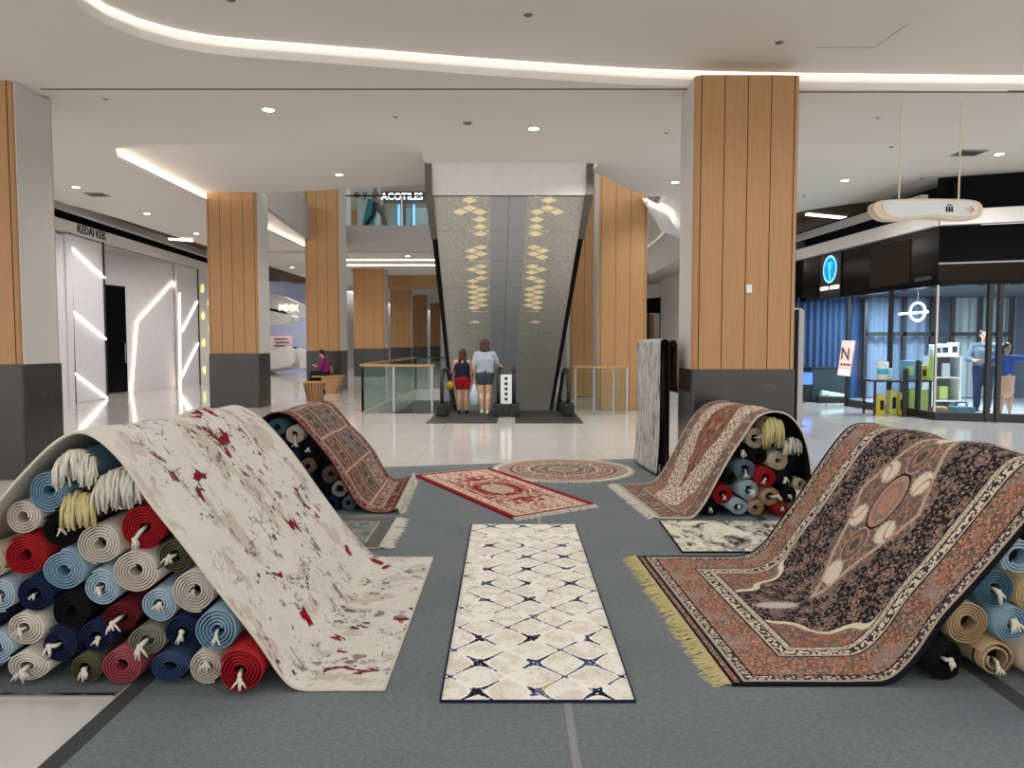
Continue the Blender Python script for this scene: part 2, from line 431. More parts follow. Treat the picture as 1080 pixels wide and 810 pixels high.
def rug_medallion(hx, hy):
    g = G('black_medallion', .95, .1); u, v = g.uv(); vec = g.xyz(u, v, 0)
    wu = (g.noise(g.xyz(u.abs(), v.abs(), 0), 22, 2.0)-.5)*.05; wv = (g.noise(g.xyz(u.abs(), v.abs(), 9), 22, 2.0)-.5)*.05
    mv = g.xyz(u.abs()+wu, v.abs()+wv, 0)
    d = (hx-u.abs()).min(hy-v.abs())
    ink = lin((24,22,30)); pink = lin((188,158,146)); ivory = lin((222,210,190)); salmon = lin((192,132,106)); taupe = lin((148,130,120)); grey = lin((92,86,84))
    fine = g.noise(mv, 95, 3.0, .7)
    field = flower(g, mv, 36, [(0,taupe),(.3,pink),(.55,lin((150,122,112))),(.8,lin((120,104,98)))], ink, .32, lin((60,54,56)))
    field = g.mix(g.vor(mv, 80)[0] < .17, field, lin((150,134,126)))
    field = g.mix((g.vor(mv, 36, 'DISTANCE_TO_EDGE') < .07)*(fine > .5), field, ink)
    big, r1, r2 = g.vor(mv, 7.5)
    field = g.mix(big.between(.20, .30)*(fine > .47), field, lin((150,122,110)))
    field = g.mix((big < .13)*(fine > .45), field, lin((170,136,118)))
    # long pointed medallion with cartouches
    dm = u.abs()/.80+v.abs()/.36; lobes = (u.abs()*26).cos()*.10
    inm = (dm+lobes) < 1.0
    med = flower(g, mv, 34, [(0,pink),(.35,taupe),(.6,lin((190,150,126))),(.85,salmon)], lin((112,98,92)), .44, ink)
    med = g.mix(dm.between(.82, .90), med, lin((196,170,150)))
    def blob(cu, cv, ru, rv):
        return (((u.abs()-cu)/ru)*((u.abs()-cu)/ru)+((v.abs()-cv)/rv)*((v.abs()-cv)/rv)).sqrt()
    jag = (fine-.5)*1.5
    b0 = blob(0, 0, .17, .10); med = g.mix(b0 < 1.15, med, ink); med = g.mix(b0 < 1.05, med, lin((182,142,122))); med = g.mix(b0 < .80, med, taupe); med = g.mix(b0 < .55, med, lin((190,140,116))); med = g.mix((b0 < .3)*(fine > .5), med, taupe)
    b1 = blob(.31, 0, .11, .075); med = g.mix(b1 < 1.08, med, lin((196,176,156))); med = g.mix(b1 < 1.0, med, lin((120,98,88))); med = g.mix(b1 < .7, med, lin((160,124,106))); med = g.mix(b1 < .4, med, grey)
    b2 = blob(.16, .16, .075, .065)+jag; med = g.mix(b2 < 1.0, med, ivory)
    b3 = blob(.50, 0, .075, .07)+jag; 
    b4 = blob(.10, .20, .10, .05)
    med = g.mix((fine > .60), med, ink)
    field = g.mix(inm, field, med)
    field = g.mix(b3 < 1.0, field, ivory); field = g.mix(b2 < .95, field, ivory)
    field = g.mix(b4.between(.85, 1.0), field, lin((170,120,98)))
    b5 = blob(.92, 0, .12, .05)+jag; field = g.mix(b5 < 1.0, field, lin((196,190,184)))
    # spandrels in the corners of the field
    cu = (hx-.50)-u.abs(); cv = (hy-.40)-v.abs()
    sp = (cu/.42+cv/.30+(u.abs()*30).cos()*.06+(v.abs()*34).cos()*.06)
    spc = flower(g, mv, 30, [(0,salmon),(.3,pink),(.6,taupe),(.85,lin((190,120,86)))], lin((120,98,88)), .46, ink)
    field = g.mix(sp < .9, field, spc); field = g.mix(sp.between(.82, .98), field, ivory)
    # borders
    main = flower(g, mv, 19, [(0,salmon),(.28,lin((190,130,104))),(.45,taupe),(.72,lin((184,148,130)))], lin((142,108,94)), .50, lin((96,78,72)))
    main = g.mix(fine > .54, main, lin((80,68,66)))
    main = g.mix((g.vor(mv, 30)[0] < .20), main, lin((200,150,124)))
    pal = g.noise(mv, 5.0, 2.0)
    main = g.mix((pal > .56)*(fine > .47)*.75, main, lin((152,138,132)))
    guard = g.mix(g.vor(mv, 52)[0] < .36, lin((70,62,62)), lin((206,194,176)))
    guard2 = g.mix(g.vor(mv, 44)[0] < .40, lin((58,52,54)), ivory)
    c = field
    for lo, hi, col in [(0,.018,ink), (.018,.034,lin((176,160,146))), (.034,.075,guard), (.075,.085,ink), (.085,.275,main), (.275,.286,ink),
                        (.286,.298,lin((200,184,166))), (.298,.345,guard2), (.345,.352,ink), (.352,.385,g.mix(fine > .5, ivory, lin((150,134,122)))), (.385,.393,ink)]:
        c = g.mix(d.between(lo, hi), c, col)
    g.mat['note'] = ''
    del g.mat['note']
    return g.pile(c, vec, .25)
def rug_salmon(hx, hy):
    g = G('ivory_field_rust_medallion', .95, .1); u, v = g.uv(); vec = g.xyz(u, v, 0); mv = g.xyz(u.abs(), v.abs(), 0)
    d = (hx-u.abs()).min(hy-v.abs()); fine = g.noise(mv, 80, 3.0, .7)
    ivory = lin((214,200,182)); rust = lin((146,98,80)); brown = lin((118,92,82)); dark = lin((64,50,48))
    field = flower(g, mv, 30, [(0,brown),(.35,rust),(.6,lin((150,120,108))),(.85,dark)], ivory, .36)
    dm = u.abs()/.66+v.abs()/.29+(u.abs()*24).cos()*.05
    med = flower(g, mv, 13, [(0,lin((186,156,124))),(.35,lin((128,110,86))),(.6,lin((168,132,108))),(.85,lin((120,70,60)))], rust, .42, dark); med = g.mix(fine > .58, med, brown)
    field = g.mix(dm < 1.0, field, med); field = g.mix(dm.between(.93, 1.02), field, lin((128,66,54)))
    cu = (hx-.34)-u.abs(); cv = (hy-.30)-v.abs(); sp = cu/.45+cv/.26+(u.abs()*30).cos()*.08
    field = g.mix(sp < .6, field, g.mix(fine > .5, lin((170,128,110)), lin((122,92,82))))
    main = flower(g, mv, 24, [(0,lin((166,124,106))),(.4,lin((150,124,112))),(.7,ivory)], lin((126,102,92)), .42, dark)
    main = g.mix(fine > .58, main, dark)
    c = field
    for lo, hi, col in [(0,.012,lin((150,134,118))), (.012,.04,g.mix(fine > .5, brown, ivory)), (.04,.05,dark), (.05,.19,main), (.19,.2,dark), (.2,.235,g.mix(g.vor(mv,48)[0] < .4, brown, ivory)), (.235,.243,dark)]:
        c = g.mix(d.between(lo, hi), c, col)
    return g.pile(c, vec, .25)
def rug_panels(hx, hy):
    g = G('maroon_garden_panels', .95, .1); u, v = g.uv(); vec = g.xyz(u, v, 0); mv = g.xyz(u.abs(), v.abs(), 0)
    d = (hx-u.abs()).min(hy-v.abs()); fine = g.noise(mv, 70, 3.0, .7)
    maroon = lin((98,48,48)); ivory = lin((178,160,144)); green = lin((98,96,72)); brown = lin((128,92,70)); slate = lin((104,104,104)); dark = lin((58,42,40))
    pu, pv = .37, .38
    iu = (u/pu+.5).floor(); iv = (v/pv+.5).floor(); fu = (u/pu+.5).fract()-.5; fv = (v/pv+.5).fract()-.5
    rnd = ((iu*12.9898+iv*78.233).sin()*43758.5).fract()
    bg = g.ramp(rnd, [(0,slate),(.25,brown),(.45,ivory),(.65,lin((140,112,86))),(.85,green)])
    pv2 = g.xyz(fu.abs(), fv.abs(), 0)
    leaf = flower(g, g.xyz(fu.abs()*pu, fv.abs()*pv, 0), 24, [(0,ivory),(.3,green),(.55,maroon),(.8,dark)], bg, .36)
    arch = ((fu*fu*1.6)+(fv*fv*5.0)).sqrt()
    leaf = g.mix(arch.between(.52, .60), leaf, ivory)
    leaf = g.mix((fine > .53)*.75, leaf, g.mix(g.noise(mv, 12, 2.0) > .5, dark, maroon))
    e = (.5-fu.abs()).min(.5-fv.abs())
    c = g.mix(e < .09, leaf, g.mix(fine > .5, maroon, lin((150,118,104)))); c = g.mix(e < .025, c, ivory)
    main = flower(g, mv, 20, [(0,lin((168,120,104))),(.4,ivory),(.7,lin((110,60,56)))], maroon, .38, dark)
    for lo, hi, col in [(0,.015,maroon), (.015,.04,g.mix(fine > .5, maroon, lin((170,140,124)))), (.04,.05,dark), (.05,.17,main), (.17,.178,ivory), (.178,.2,g.mix(fine > .5, maroon, ivory))]:
        c = g.mix(d.between(lo, hi), c, col)
    return g.pile(c, vec, .25)
def rug_crimson(hx, hy):
    g = G('crimson_scroll', .95, .1); u, v = g.uv(); vec = g.xyz(u, v, 0); mv = g.xyz(u.abs(), v.abs(), 0)
    d = (hx-u.abs()).min(hy-v.abs()); fine = g.noise(mv, 60, 3.0, .7)
    ivory = lin((214,192,174)); red = lin((140,26,36)); pink = lin((196,140,128)); dark = lin((92,52,46))
    scr = g.noise(g.xyz(u.abs()*1.2, v.abs()*1.4, 0), 9, 3.0, .5, 1.4)
    oval = ((u/.80)*(u/.80)+(v/.34)*(v/.34)).sqrt(); core = ((u/.24)*(u/.24)+(v/.15)*(v/.15)).sqrt()
    c = g.mix(fine > .55, ivory, pink)
    c = g.mix(scr.between(.46, .52), c, lin((150,110,86)))
    wav = (scr-.5)*1.6
    c = g.mix((oval+wav).between(.72, .93), c, red)
    c = g.mix((core+wav*.8).between(1.15, 1.55), c, red); c = g.mix((core+wav*.5).between(1.02, 1.12), c, dark)
    c = g.mix((core < .95)*(fine > .48), c, lin((170,160,140)))
    c = g.mix((scr > .66)*(oval < .9), c, red)
    for lo, hi, col in [(0,.05,red), (.05,.06,ivory), (.06,.15,g.mix(g.vor(mv, 26)[0] < .33, ivory, lin((160,100,88)))), (.15,.16,dark)]:
        c = g.mix(d.between(lo, hi), c, col)
    return g.pile(c, vec, .22)
def rug_round(R):
    g = G('round_medallion', .95, .1); u, v = g.uv(); vec = g.xyz(u, v, 0)
    r = (u*u+v*v).sqrt(); a = g.m('ARCTAN2', v, u)
    def pol(n, s): return g.xyz((a*(n/PI)).pingpong(1.0), r*s, 0)
    fine = g.noise(vec, 70, 3.0, .7)
    ivory = lin((206,192,172)); rose = lin((150,104,94)); dark = lin((78,74,72)); olive = lin((116,110,92))
    fl = flower(g, pol(12, 7), 4.2, [(0,rose),(.3,ivory),(.6,lin((160,138,118))),(.85,lin((104,70,64)))], dark, .40)
    fl2 = flower(g, pol(16, 9), 3.2, [(0,ivory),(.4,rose),(.7,lin((170,150,128)))], lin((126,88,78)), .42)
    core = flower(g, pol(8, 10), 3.0, [(0,ivory),(.4,lin((176,158,128))),(.7,rose)], olive, .42)
    c = fl
    for lo, hi, col in [(0,.16,core), (.16,.20,lin((180,166,140))), (.20,.44,fl), (.44,.46,ivory), (.46,.60,fl2), (.60,.615,dark), (.615,.66,g.mix(fine > .5, ivory, rose)), (.66,.70,lin((120,84,76)))]:
        c = g.mix(r.between(lo*R/.84, hi*R/.84), c, col)
    c = g.mix(r > R*.70/.84, c, g.mix(fine > .5, lin((186,170,152)), lin((140,110,98))))
    return g.pile(c, vec, .25)
def rug_marble(name, dark, light, warm, scale, stretch, us=1.0):
    g = G(name, .95, .1); u, v = g.uv(); vec = g.xyz(u, v, 0)
    n = g.noise(g.xyz(u*us, v*stretch, 0), scale, 6.0, .65, .8); n2 = g.noise(g.xyz(u*2*us, v*stretch*1.5, 5), scale*1.6, 5.0, .7, .5)
    c = g.ramp(n, [(0,dark),(.40,dark),(.46,tuple(x*.5+y*.5 for x, y in zip(dark, light))),(.54,light),(1,light)], False)
    c = g.mix(g.smooth(n2, .56, .64)*.8, c, warm); c = g.mix((n2 < .37), c, dark)
    return g.pile(c, vec, .25)
# ------------------------------------------------------------------ rug geometry
def resample(pts, n_len):
    """Catmull-Rom through control points, resampled by arc length"""
    P = [Vector(p) for p in pts]; P = [P[0]*2-P[1]]+P+[P[-1]*2-P[-2]]; out = []
    for i in range(1, len(P)-2):
        for k in range(24):
            t = k/24; a, b, c, d = P[i-1], P[i], P[i+1], P[i+2]
            out.append(.5*((2*b)+(c-a)*t+(2*a-5*b+4*c-d)*t*t+(3*b-a-3*c+d)*t**3))
    out.append(P[-2]); L = [0]
    for a, b in zip(out, out[1:]): L.append(L[-1]+(b-a).length)
    tot = L[-1]; res = []; j = 0
    for s in [tot*i/(n_len-1) for i in range(n_len)]:
        while j < len(L)-2 and L[j+1] < s: j += 1
        f = (s-L[j])/max(L[j+1]-L[j], 1e-9); res.append(out[j].lerp(out[j+1], min(f, 1)))
    return res, tot
def rug_roof(curves):
    R = []
    for c in curves:
        pts, _ = resample(c, 90)
        for p, q in zip(pts, pts[1:]):
            m = (p+q)/2; d = q-p; nx, nz = -d.z, d.x; L = math.hypot(nx, nz) or 1
            if nz < 0 or (abs(nz) < 1e-6): nx, nz = -nx, -nz
            if m.z > .03: R.append((m.x, m.z, nx/L, nz/L))
    return R
def make_rug(root, near, far, W, top_mat, back_mat, bind_mat, wrinkle=.006, th=.009, step=.03, fr=None, bind=.0065, ends=True, seed=0):
    """near / far: world curves of the two long edges; W across; fr = dict(start=(len,mat), end=(len,mat))"""
    n0, L1 = resample(near, 3); _, L2 = resample(far, 3)
    L = (L1+L2)/2; nu = max(4, int(L/step)); nv = max(4, int(W/step))
    A, _ = resample(near, nu+1); B, _ = resample(far, nu+1)
    P = []
    for i in range(nu+1):
        row = []
        for j in range(nv+1):
            t = j/nv; p = A[i].lerp(B[i], t)
            lift = min(1, max(0, (p.z-.03)/.1))
            w = noise.noise(Vector((p.x*2.2+seed, p.y*2.6, seed)))*wrinkle*3*lift*min(1, 4*t*(1-t)+.15)
            row.append(p+Vector((w*.7, 0, w)))
        P.append(row)
    def nrm(i, j):
        a = P[min(i+1, nu)][j]-P[max(i-1, 0)][j]; b = P[i][min(j+1, nv)]-P[i][max(j-1, 0)]
        n = a.cross(b)
        return n.normalized() if n.length else Vector((0,0,1))
    flip = 1 if sum(nrm(i, nv//2).z for i in range(nu+1)) > 0 else -1
    mb = MB(); vs = []
    for i in range(nu+1):
        for j in range(nv+1): vs.append(P[i][j]+nrm(i, j)*flip*th)
    for i in range(nu+1):
        for j in range(nv+1): vs.append(P[i][j])
    off = (nu+1)*(nv+1); idx = lambda i, j: i*(nv+1)+j
    q = lambda a, b, c, d: (a, b, c, d) if flip > 0 else (d, c, b, a)
    mb.add(vs, [q(idx(i,j), idx(i+1,j), idx(i+1,j+1), idx(i,j+1)) for i in range(nu) for j in range(nv)])
    for i in range(nu+1):
        for j in range(nv+1):
            for o in (0, off): mb.uv[idx(i,j)+o] = (L*i/nu-L/2, W*(j/nv-.5))
    mb.cur = 1
    fs = [q(off+idx(i,j+1), off+idx(i+1,j+1), off+idx(i+1,j), off+idx(i,j)) for i in range(nu) for j in range(nv)]
    for i in range(nu):
        fs.append(q(off+idx(i,0), off+idx(i+1,0), idx(i+1,0), idx(i,0))); fs.append(q(idx(i,nv), idx(i+1,nv), off+idx(i+1,nv), off+idx(i,nv)))
    for j in range(nv):
        fs.append(q(off+idx(0,j+1), off+idx(0,j), idx(0,j), idx(0,j+1))); fs.append(q(idx(nu,j+1), idx(nu,j), off+idx(nu,j), off+idx(nu,j+1)))
    for f in fs: mb.f.append(f); mb.mi.append(1)
    mb.build('rug_pile', [top_mat, back_mat], root, smooth=True)
    if bind:
        b = MB(); h = th/2
        for j in (0, nv): b.tube([P[i][j]+nrm(i, j)*flip*h for i in range(0, nu+1)], bind, 6)
        if ends:
            for i in (0, nu): b.tube([P[i][j]+nrm(i, j)*flip*h for j in range(0, nv+1)], bind, 6)
        b.build('edge_binding', bind_mat, root, smooth=True)
    rnd = random.Random(seed+5)
    for key, (ln, mt) in (fr or {}).items():
        i0, i1 = (0, 1) if key == 'start' else (nu, nu-1)
        b = MB(); n = int(W/.0085)
        for k in range(n):
            t = (k+.5)/n*nv; j = min(int(t), nv-1); f = t-j
            p = P[i0][j].lerp(P[i0][j+1], f)+Vector((0,0,.006)); d = (P[i0][j]-P[i1][j]).normalized()
            side = (P[i0][nv]-P[i0][0]).normalized(); clump = math.sin(k*1.9)*.008
            l = ln*rnd.uniform(.75, 1.15); s1 = rnd.gauss(0, .10)*l+clump; s2 = s1+rnd.gauss(0, .18)*l
            zz = rnd.uniform(.004, .012)
            pts = [p, p+d*l*.35+side*s1*.4+Vector((0,0,zz*.6)), p+d*l*.7+side*s1, p+d*l+side*s2]
            pts[1].z = max(pts[1].z, .006); pts[2].z = .004+zz*.5; pts[3].z = .003+zz*.25
            b.tube(pts, [.0034,.0042,.004,.003], 4)
        b.build('fringe', mt, root, smooth=True)
def flat_rug(root, corners, *a, z=.004, **k):
    """corners: near-start, near-end, far-end, far-start in plan (long edges start->end)"""
    c = [Vector((x, y, z)) for x, y in corners]; W = ((c[3]-c[0]).length+(c[2]-c[1]).length)/2
    ln = lambda p, q: [p.lerp(q, t) for t in (0, .33, .67, 1)]
    make_rug(root, ln(c[0], c[1]), ln(c[3], c[2]), W, *a, **k)
FL = .006     # top of the grey carpet
edge = lambda y, pts: [Vector((x, y, max(h, 0)+FL+.003)) for x, h in pts]

# the cream and red rug draped over the front left pile
r = thing('draped_rug', (-.75, 4.1, 0), 'cream abstract rug with crimson splashes and dark brush strokes draped over the front left pile', 'rug', 'rugs draped over piles of rolls')
near = edge(3.10, [(-.55,0),(-.75,0),(-.92,.005),(-1.0,.07),(-1.10,.22),(-1.27,.45),(-1.40,.635),(-1.54,.82),(-1.66,1.0),(-1.79,1.105),(-1.90,1.085),(-2.05,.95),(-2.21,.765),(-2.5,.38),(-2.78,.03),(-3.0,.0)])
far = edge(5.06, [(-.55,0),(-.78,0),(-.95,.01),(-1.05,.10),(-1.18,.26),(-1.34,.48),(-1.50,.71),(-1.63,.87),(-1.74,.98),(-1.88,1.055),(-2.0,1.03),(-2.14,.93),(-2.3,.76),(-2.58,.38),(-2.86,.03),(-3.08,.0)])
make_rug(r, near, far, 1.96, rug_abstract(), M['backing'], M['bind_cream'], .010, seed=3, th=.010, bind=.007)
ROOF_A = rug_roof([near, [p+Vector((0.085,0,0)) for p in far]])
# the black medallion rug draped over the front right pile
r = thing('draped_rug', (1.3, 4.1, 0), 'large black floral rug with salmon border and pointed medallion draped over the front right pile', 'rug', 'rugs draped over piles of rolls')
near = edge(3.15, [(.965,0),(1.25,0),(1.52,.0),(1.66,.015),(1.77,.12),(1.88,.29),(2.0,.43),(2.10,.55),(2.25,.74),(2.36,.88),(2.44,.94),(2.54,.93),(2.68,.80),(2.85,.55),(3.1,.2)])
far = edge(5.08, [(.875,0),(1.15,0),(1.42,.0),(1.62,.01),(1.75,.09),(1.88,.27),(2.0,.44),(2.10,.60),(2.22,.78),(2.33,.905),(2.44,.93),(2.54,.91),(2.68,.78),(2.85,.53),(3.1,.2)])
ROOF_C = rug_roof([near, [p+Vector((0.0,0,0)) for p in far]])
make_rug(r, near, far, 1.93, rug_medallion(1.46, .965), M['bind_dark'], M['bind_dark'], .010, seed=11, fr={'start': (.105, M['cord_yellow'])}, bind=.009)
# maroon panel rug over the rear left pile
r = thing('draped_rug', (-1.3, 7.2, 0), 'maroon rug with a grid of floral panels draped over the rear left pile', 'rug', 'rugs draped over piles of rolls')
near = edge(6.42, [(-1.03,.03),(-1.10,.0),(-1.25,.01),(-1.37,.09),(-1.47,.26),(-1.57,.44),(-1.69,.60),(-1.81,.735),(-1.90,.83),(-1.99,.875),(-2.12,.865),(-2.3,.72),(-2.5,.45),(-2.7,.2)])
far = edge(8.0, [(-1.10,.05),(-1.17,.01),(-1.32,.02),(-1.42,.16),(-1.50,.31),(-1.62,.46),(-1.74,.58),(-1.83,.69),(-1.92,.80),(-2.0,.85),(-2.12,.85),(-2.3,.72),(-2.5,.45),(-2.7,.2)])
ROOF_D = rug_roof([near, [p+Vector((0.044,0,0)) for p in far]])
make_rug(r, near, far, 1.58, rug_panels(1.22, .79), M['bind_maroon'], M['bind_maroon'], .008, seed=23, fr={'start': (.10, M['cord'])})
# rust and ivory rug over the rear right pile
r = thing('draped_rug', (1.4, 7.0, 0), 'rust and ivory floral rug with a long diamond medallion draped over the rear right pile', 'rug', 'rugs draped over piles of rolls')
near = edge(6.22, [(1.25,0),(1.42,0),(1.54,.01),(1.64,.13),(1.74,.32),(1.86,.54),(1.97,.71),(2.04,.82),(2.11,.885),(2.24,.91),(2.36,.86),(2.46,.72),(2.52,.5),(2.55,.25)])
far = edge(7.74, [(1.10,0),(1.30,0),(1.46,.01),(1.55,.08),(1.64,.22),(1.74,.42),(1.83,.60),(1.93,.75),(2.03,.84),(2.16,.88),(2.3,.86),(2.42,.74),(2.5,.5),(2.54,.25)])
ROOF_B = rug_roof([near, [p+Vector((0.084,0,0)) for p in far]])
make_rug(r, near, far, 1.52, rug_salmon(1.15, .76), M['core'], M['bind_cream'], .008, seed=31, fr={'start': (.10, M['cord'])})  # dark underside colour stands in for the shade beneath the rug
# flat rugs
r = thing('runner_rug', (.1, 4.5, 0), 'long cream runner with a broken navy trellis lying flat in the middle of the carpet', 'rug', 'rugs laid flat')
flat_rug(r, [(-.297,3.0),(-.33,6.0),(.52,6.0),(.512,3.0)], rug_trellis(), M['backing'], M['bind_navy'], z=FL+.003, seed=41, bind=.006)
r = thing('flat_rug', (-.1, 7.5, 0), 'cream rug with crimson scrolls and red edge lying askew on the carpet beyond the runner', 'rug', 'rugs laid flat')
flat_rug(r, [(-1.08,8.24),(0.0,6.23),(.76,6.76),(-.27,8.72)], rug_crimson(1.14, .46), M['bind_red'], M['bind_red'], z=FL+.003, seed=43, fr={'start': (.07, M['cord']), 'end': (.09, M['cord'])}, bind=.011)
r = thing('flat_rug', (1.8, 5.65, 0), 'black, white and yellow marbled rug lying flat between the two right hand piles', 'rug', 'rugs laid flat')
flat_rug(r, [(1.215,5.2),(2.60,5.2),(2.60,6.12),(1.235,6.12)], rug_marble('marbled_black_white', lin((44,46,52)), lin((222,218,206)), lin((206,194,150)), 7.0, .55), M['bind_dark'], M['bind_dark'], z=FL+.003, seed=47)
def rug_small():
    g = G('teal_panel', .95, .1); u, v = g.uv(); vec = g.xyz(u, v, 0); d = (.62-u.abs()).min(.45-v.abs())
    n = g.noise(g.xyz(u*1.5, v*1.5, 3), 8, 5.0, .7); f = g.noise(vec, 60, 3.0, .7)
    c = g.ramp(n, [(0,lin((74,92,100))),(.42,lin((96,112,116))),(.5,lin((150,146,134))),(.58,lin((112,94,78))),(.66,lin((80,60,54)))])
    c = g.mix(d < .13, c, g.mix(f > .52, lin((110,104,96)), lin((76,88,94)))); c = g.mix(d.between(.12, .135), c, lin((170,160,144)))
    return g.pile(c, vec, .25)
r = thing('flat_rug', (-1.3, 5.75, 0), 'small teal and brown rug with cream fringe lying flat behind the cream and red rug', 'rug', 'rugs laid flat')
flat_rug(r, [(-.975,5.30),(-2.2,5.30),(-2.2,6.22),(-.985,6.22)], rug_small(), M['bind_cream'], M['bind_cream'], z=FL+.003, seed=53, fr={'start': (.11, M['cord'])}, bind=.004)
# round rug
def round_rug():
    root = thing('round_rug', (.60, 8.66, FL), 'round brown and grey medallion rug with a white fringe at the back of the carpet', 'rug', 'rugs laid flat')
    R = .76; mb = MB(); n, m = 72, 18; vs = [(.60,8.66,FL+.011)]; uvs = [(0,0)]
    for i in range(1, m+1):
        for k in range(n):
            a = 2*PI*k/n; vs.append((.60+R*i/m*math.cos(a), 8.66+R*i/m*math.sin(a), FL+.011)); uvs.append((R*i/m*math.cos(a), R*i/m*math.sin(a)))
    fs = [(0, 1+k, 1+(k+1)%n) for k in range(n)]+[(1+(i-1)*n+k, 1+i*n+k, 1+i*n+(k+1)%n, 1+(i-1)*n+(k+1)%n) for i in range(1, m) for k in range(n)]
    b = len(vs)
    for k in range(n): a = 2*PI*k/n; vs.append((.60+R*math.cos(a), 8.66+R*math.sin(a), FL+.001)); uvs.append((0,0))
    fs += [(1+(m-1)*n+k, b+k, b+(k+1)%n, 1+(m-1)*n+(k+1)%n) for k in range(n)]+[tuple(range(b+n-1, b-1, -1))]
    mb.add(vs, fs); mb.uv = dict(enumerate(uvs)); mb.build('rug_pile', rug_round(R), root)
    f = MB(); rnd = random.Random(3)
    for k in range(620):
        a = 2*PI*k/620; d = Vector((math.cos(a), math.sin(a), 0)); s = Vector((-d.y, d.x, 0)); p = Vector((.60, 8.66, 0))+d*R
        l = .085*rnd.uniform(.8, 1.15); q = rnd.gauss(0, .012)
        f.tube([p+Vector((0,0,FL+.008)), p+d*l*.5+s*q*.5+Vector((0,0,FL+.008)), p+d*l+s*q+Vector((0,0,FL+.003))], [.0035,.0045,.003], 4)
    f.build('fringe', M['cord'], root, smooth=True)
round_rug()

# ------------------------------------------------------------------ rolled rugs
def spiral_roll(root, r, ln, col, loose=0.0, core=.026, pitch=.0125, squash=(1,1), seed=0):
    rnd = random.Random(seed); pile, rim = ROLLC[col]
    r0 = core; turns = max(2.0, (r-r0)/pitch-1); nt = 34; n = int(turns*nt); ph = rnd.uniform(0, 2*PI)
    wob = [rnd.uniform(-.03, .03) for _ in range(3)]
    def pt(rad, th, y):
        k = 1+wob[0]*math.cos(2*th+wob[1]*40)+wob[2]*math.cos(3*th)
        x, z = rad*k*math.cos(th)*squash[0], rad*k*math.sin(th)*squash[1]
        return (x, y+.004*math.sin(th+ph), z+r*squash[1])
    mb = MB(); vs = []
    lastw = n-nt
    for i in range(n+1):
        th = ph+2*PI*i/nt; rad = r0+pitch*i/nt; t = pitch*(.76-loose*.3); tp = rnd.uniform(-.0012, .0012)
        bk = ln if i >= lastw else .07
        vs += [pt(rad, th, .07), pt(rad+t*.1, th, .004), pt(rad+t*.5, th, tp), pt(rad+t, th, .004), pt(rad+t, th, bk)]
    f0, f1 = [], []
    for i in range(n):
        a, b = i*5, i*5+5
        f0 += [(a, a+1, b+1, b), (a+1, a+2, b+2, b+1)]; f1 += [(a+2, a+3, b+3, b+2), (a+3, a+4, b+4, b+3)]
    base = mb.add(vs, f0)
    for q in f1: mb.f.append(tuple(base+i for i in q)); mb.mi.append(1)
    rr = r0+pitch*turns*.97
    for y, R_, flipd in ((.066, rr, 1), (ln, rr+pitch*.8, -1)):
        b = mb.add([pt(R_, 2*PI*k/28, y) for k in range(28)], [])
        mb.f.append(tuple(b+k for k in (range(28) if flipd > 0 else range(27, -1, -1)))); mb.mi.append(2)  # dark front disc paints the shade inside the coil
    me = mb.mesh('roll', [pile, rim, M['core']], smooth=True)
    o = bpy.data.objects.new('roll', me); COL.objects.link(o); o.parent = root
    return o
def tie(root, x, z, seed, size=1.0, mat='cord', strap=None):
    size *= .8
    """knotted cord end hanging on the face of a roll (local coordinates, face at y=0)"""
    rnd = random.Random(seed); mb = MB(); y = -.010
    if strap:      # the cord runs out of the core to the knot
        sx, sz = strap; mb.tube([(sx, .03, sz), (sx*.7+x*.3, -.006, sz*.7+z*.3), (x, y, z)], [.007*size, .009*size, .009*size], 6)
    mb.ball((x, y, z), (.013*size, .010*size, .012*size), 8, 6)
    for k in range(rnd.randint(5, 8)):
        a = rnd.uniform(-.9, .9); l = rnd.uniform(.028, .058)*size; o = rnd.uniform(.004, .02)
        mb.tube([(x, y, z), (x+math.sin(a)*l*.5, y-o*.7, z-l*.35*math.cos(a)), (x+math.sin(a)*l*.9+rnd.gauss(0,.004), y-o, z-l*.9*math.cos(a))], [.006*size, .0055*size, .003*size], 5)
    me = mb.mesh('tie_cord', M[mat], smooth=True); o = bpy.data.objects.new('tie_cord', me); COL.objects.link(o); o.parent = root
def hang_fringe(root, r, zc, seed, mat, n=90, drop=.12, arc=(-.2, PI+.2), out=.05, two=True):
    n = int(n*.62)
    """fringe spilling out of the end of a rolled fringed rug"""
    rnd = random.Random(seed); mb = MB()
    for k in range(n):
        a = arc[0]+(arc[1]-arc[0])*rnd.random(); q = rnd.choice([1.0, .95, .62]) if two else rnd.uniform(.5, 1)
        p = Vector((r*q*math.cos(a), .01, zc+r*q*math.sin(a))); l = drop*rnd.uniform(.7, 1.15); o = out*rnd.uniform(.5, 1.1)
        sx = rnd.gauss(0, .012)
        mb.tube([p, p+Vector((sx*.3, -o*.7, .004)), p+Vector((sx*.7, -o, -l*.4)), p+Vector((sx, -o*.95, -l))], [.004, .0062, .0062, .0048], 6)
    me = mb.mesh('fringe', M[mat], smooth=True); o = bpy.data.objects.new('fringe', me); COL.objects.link(o); o.parent = root

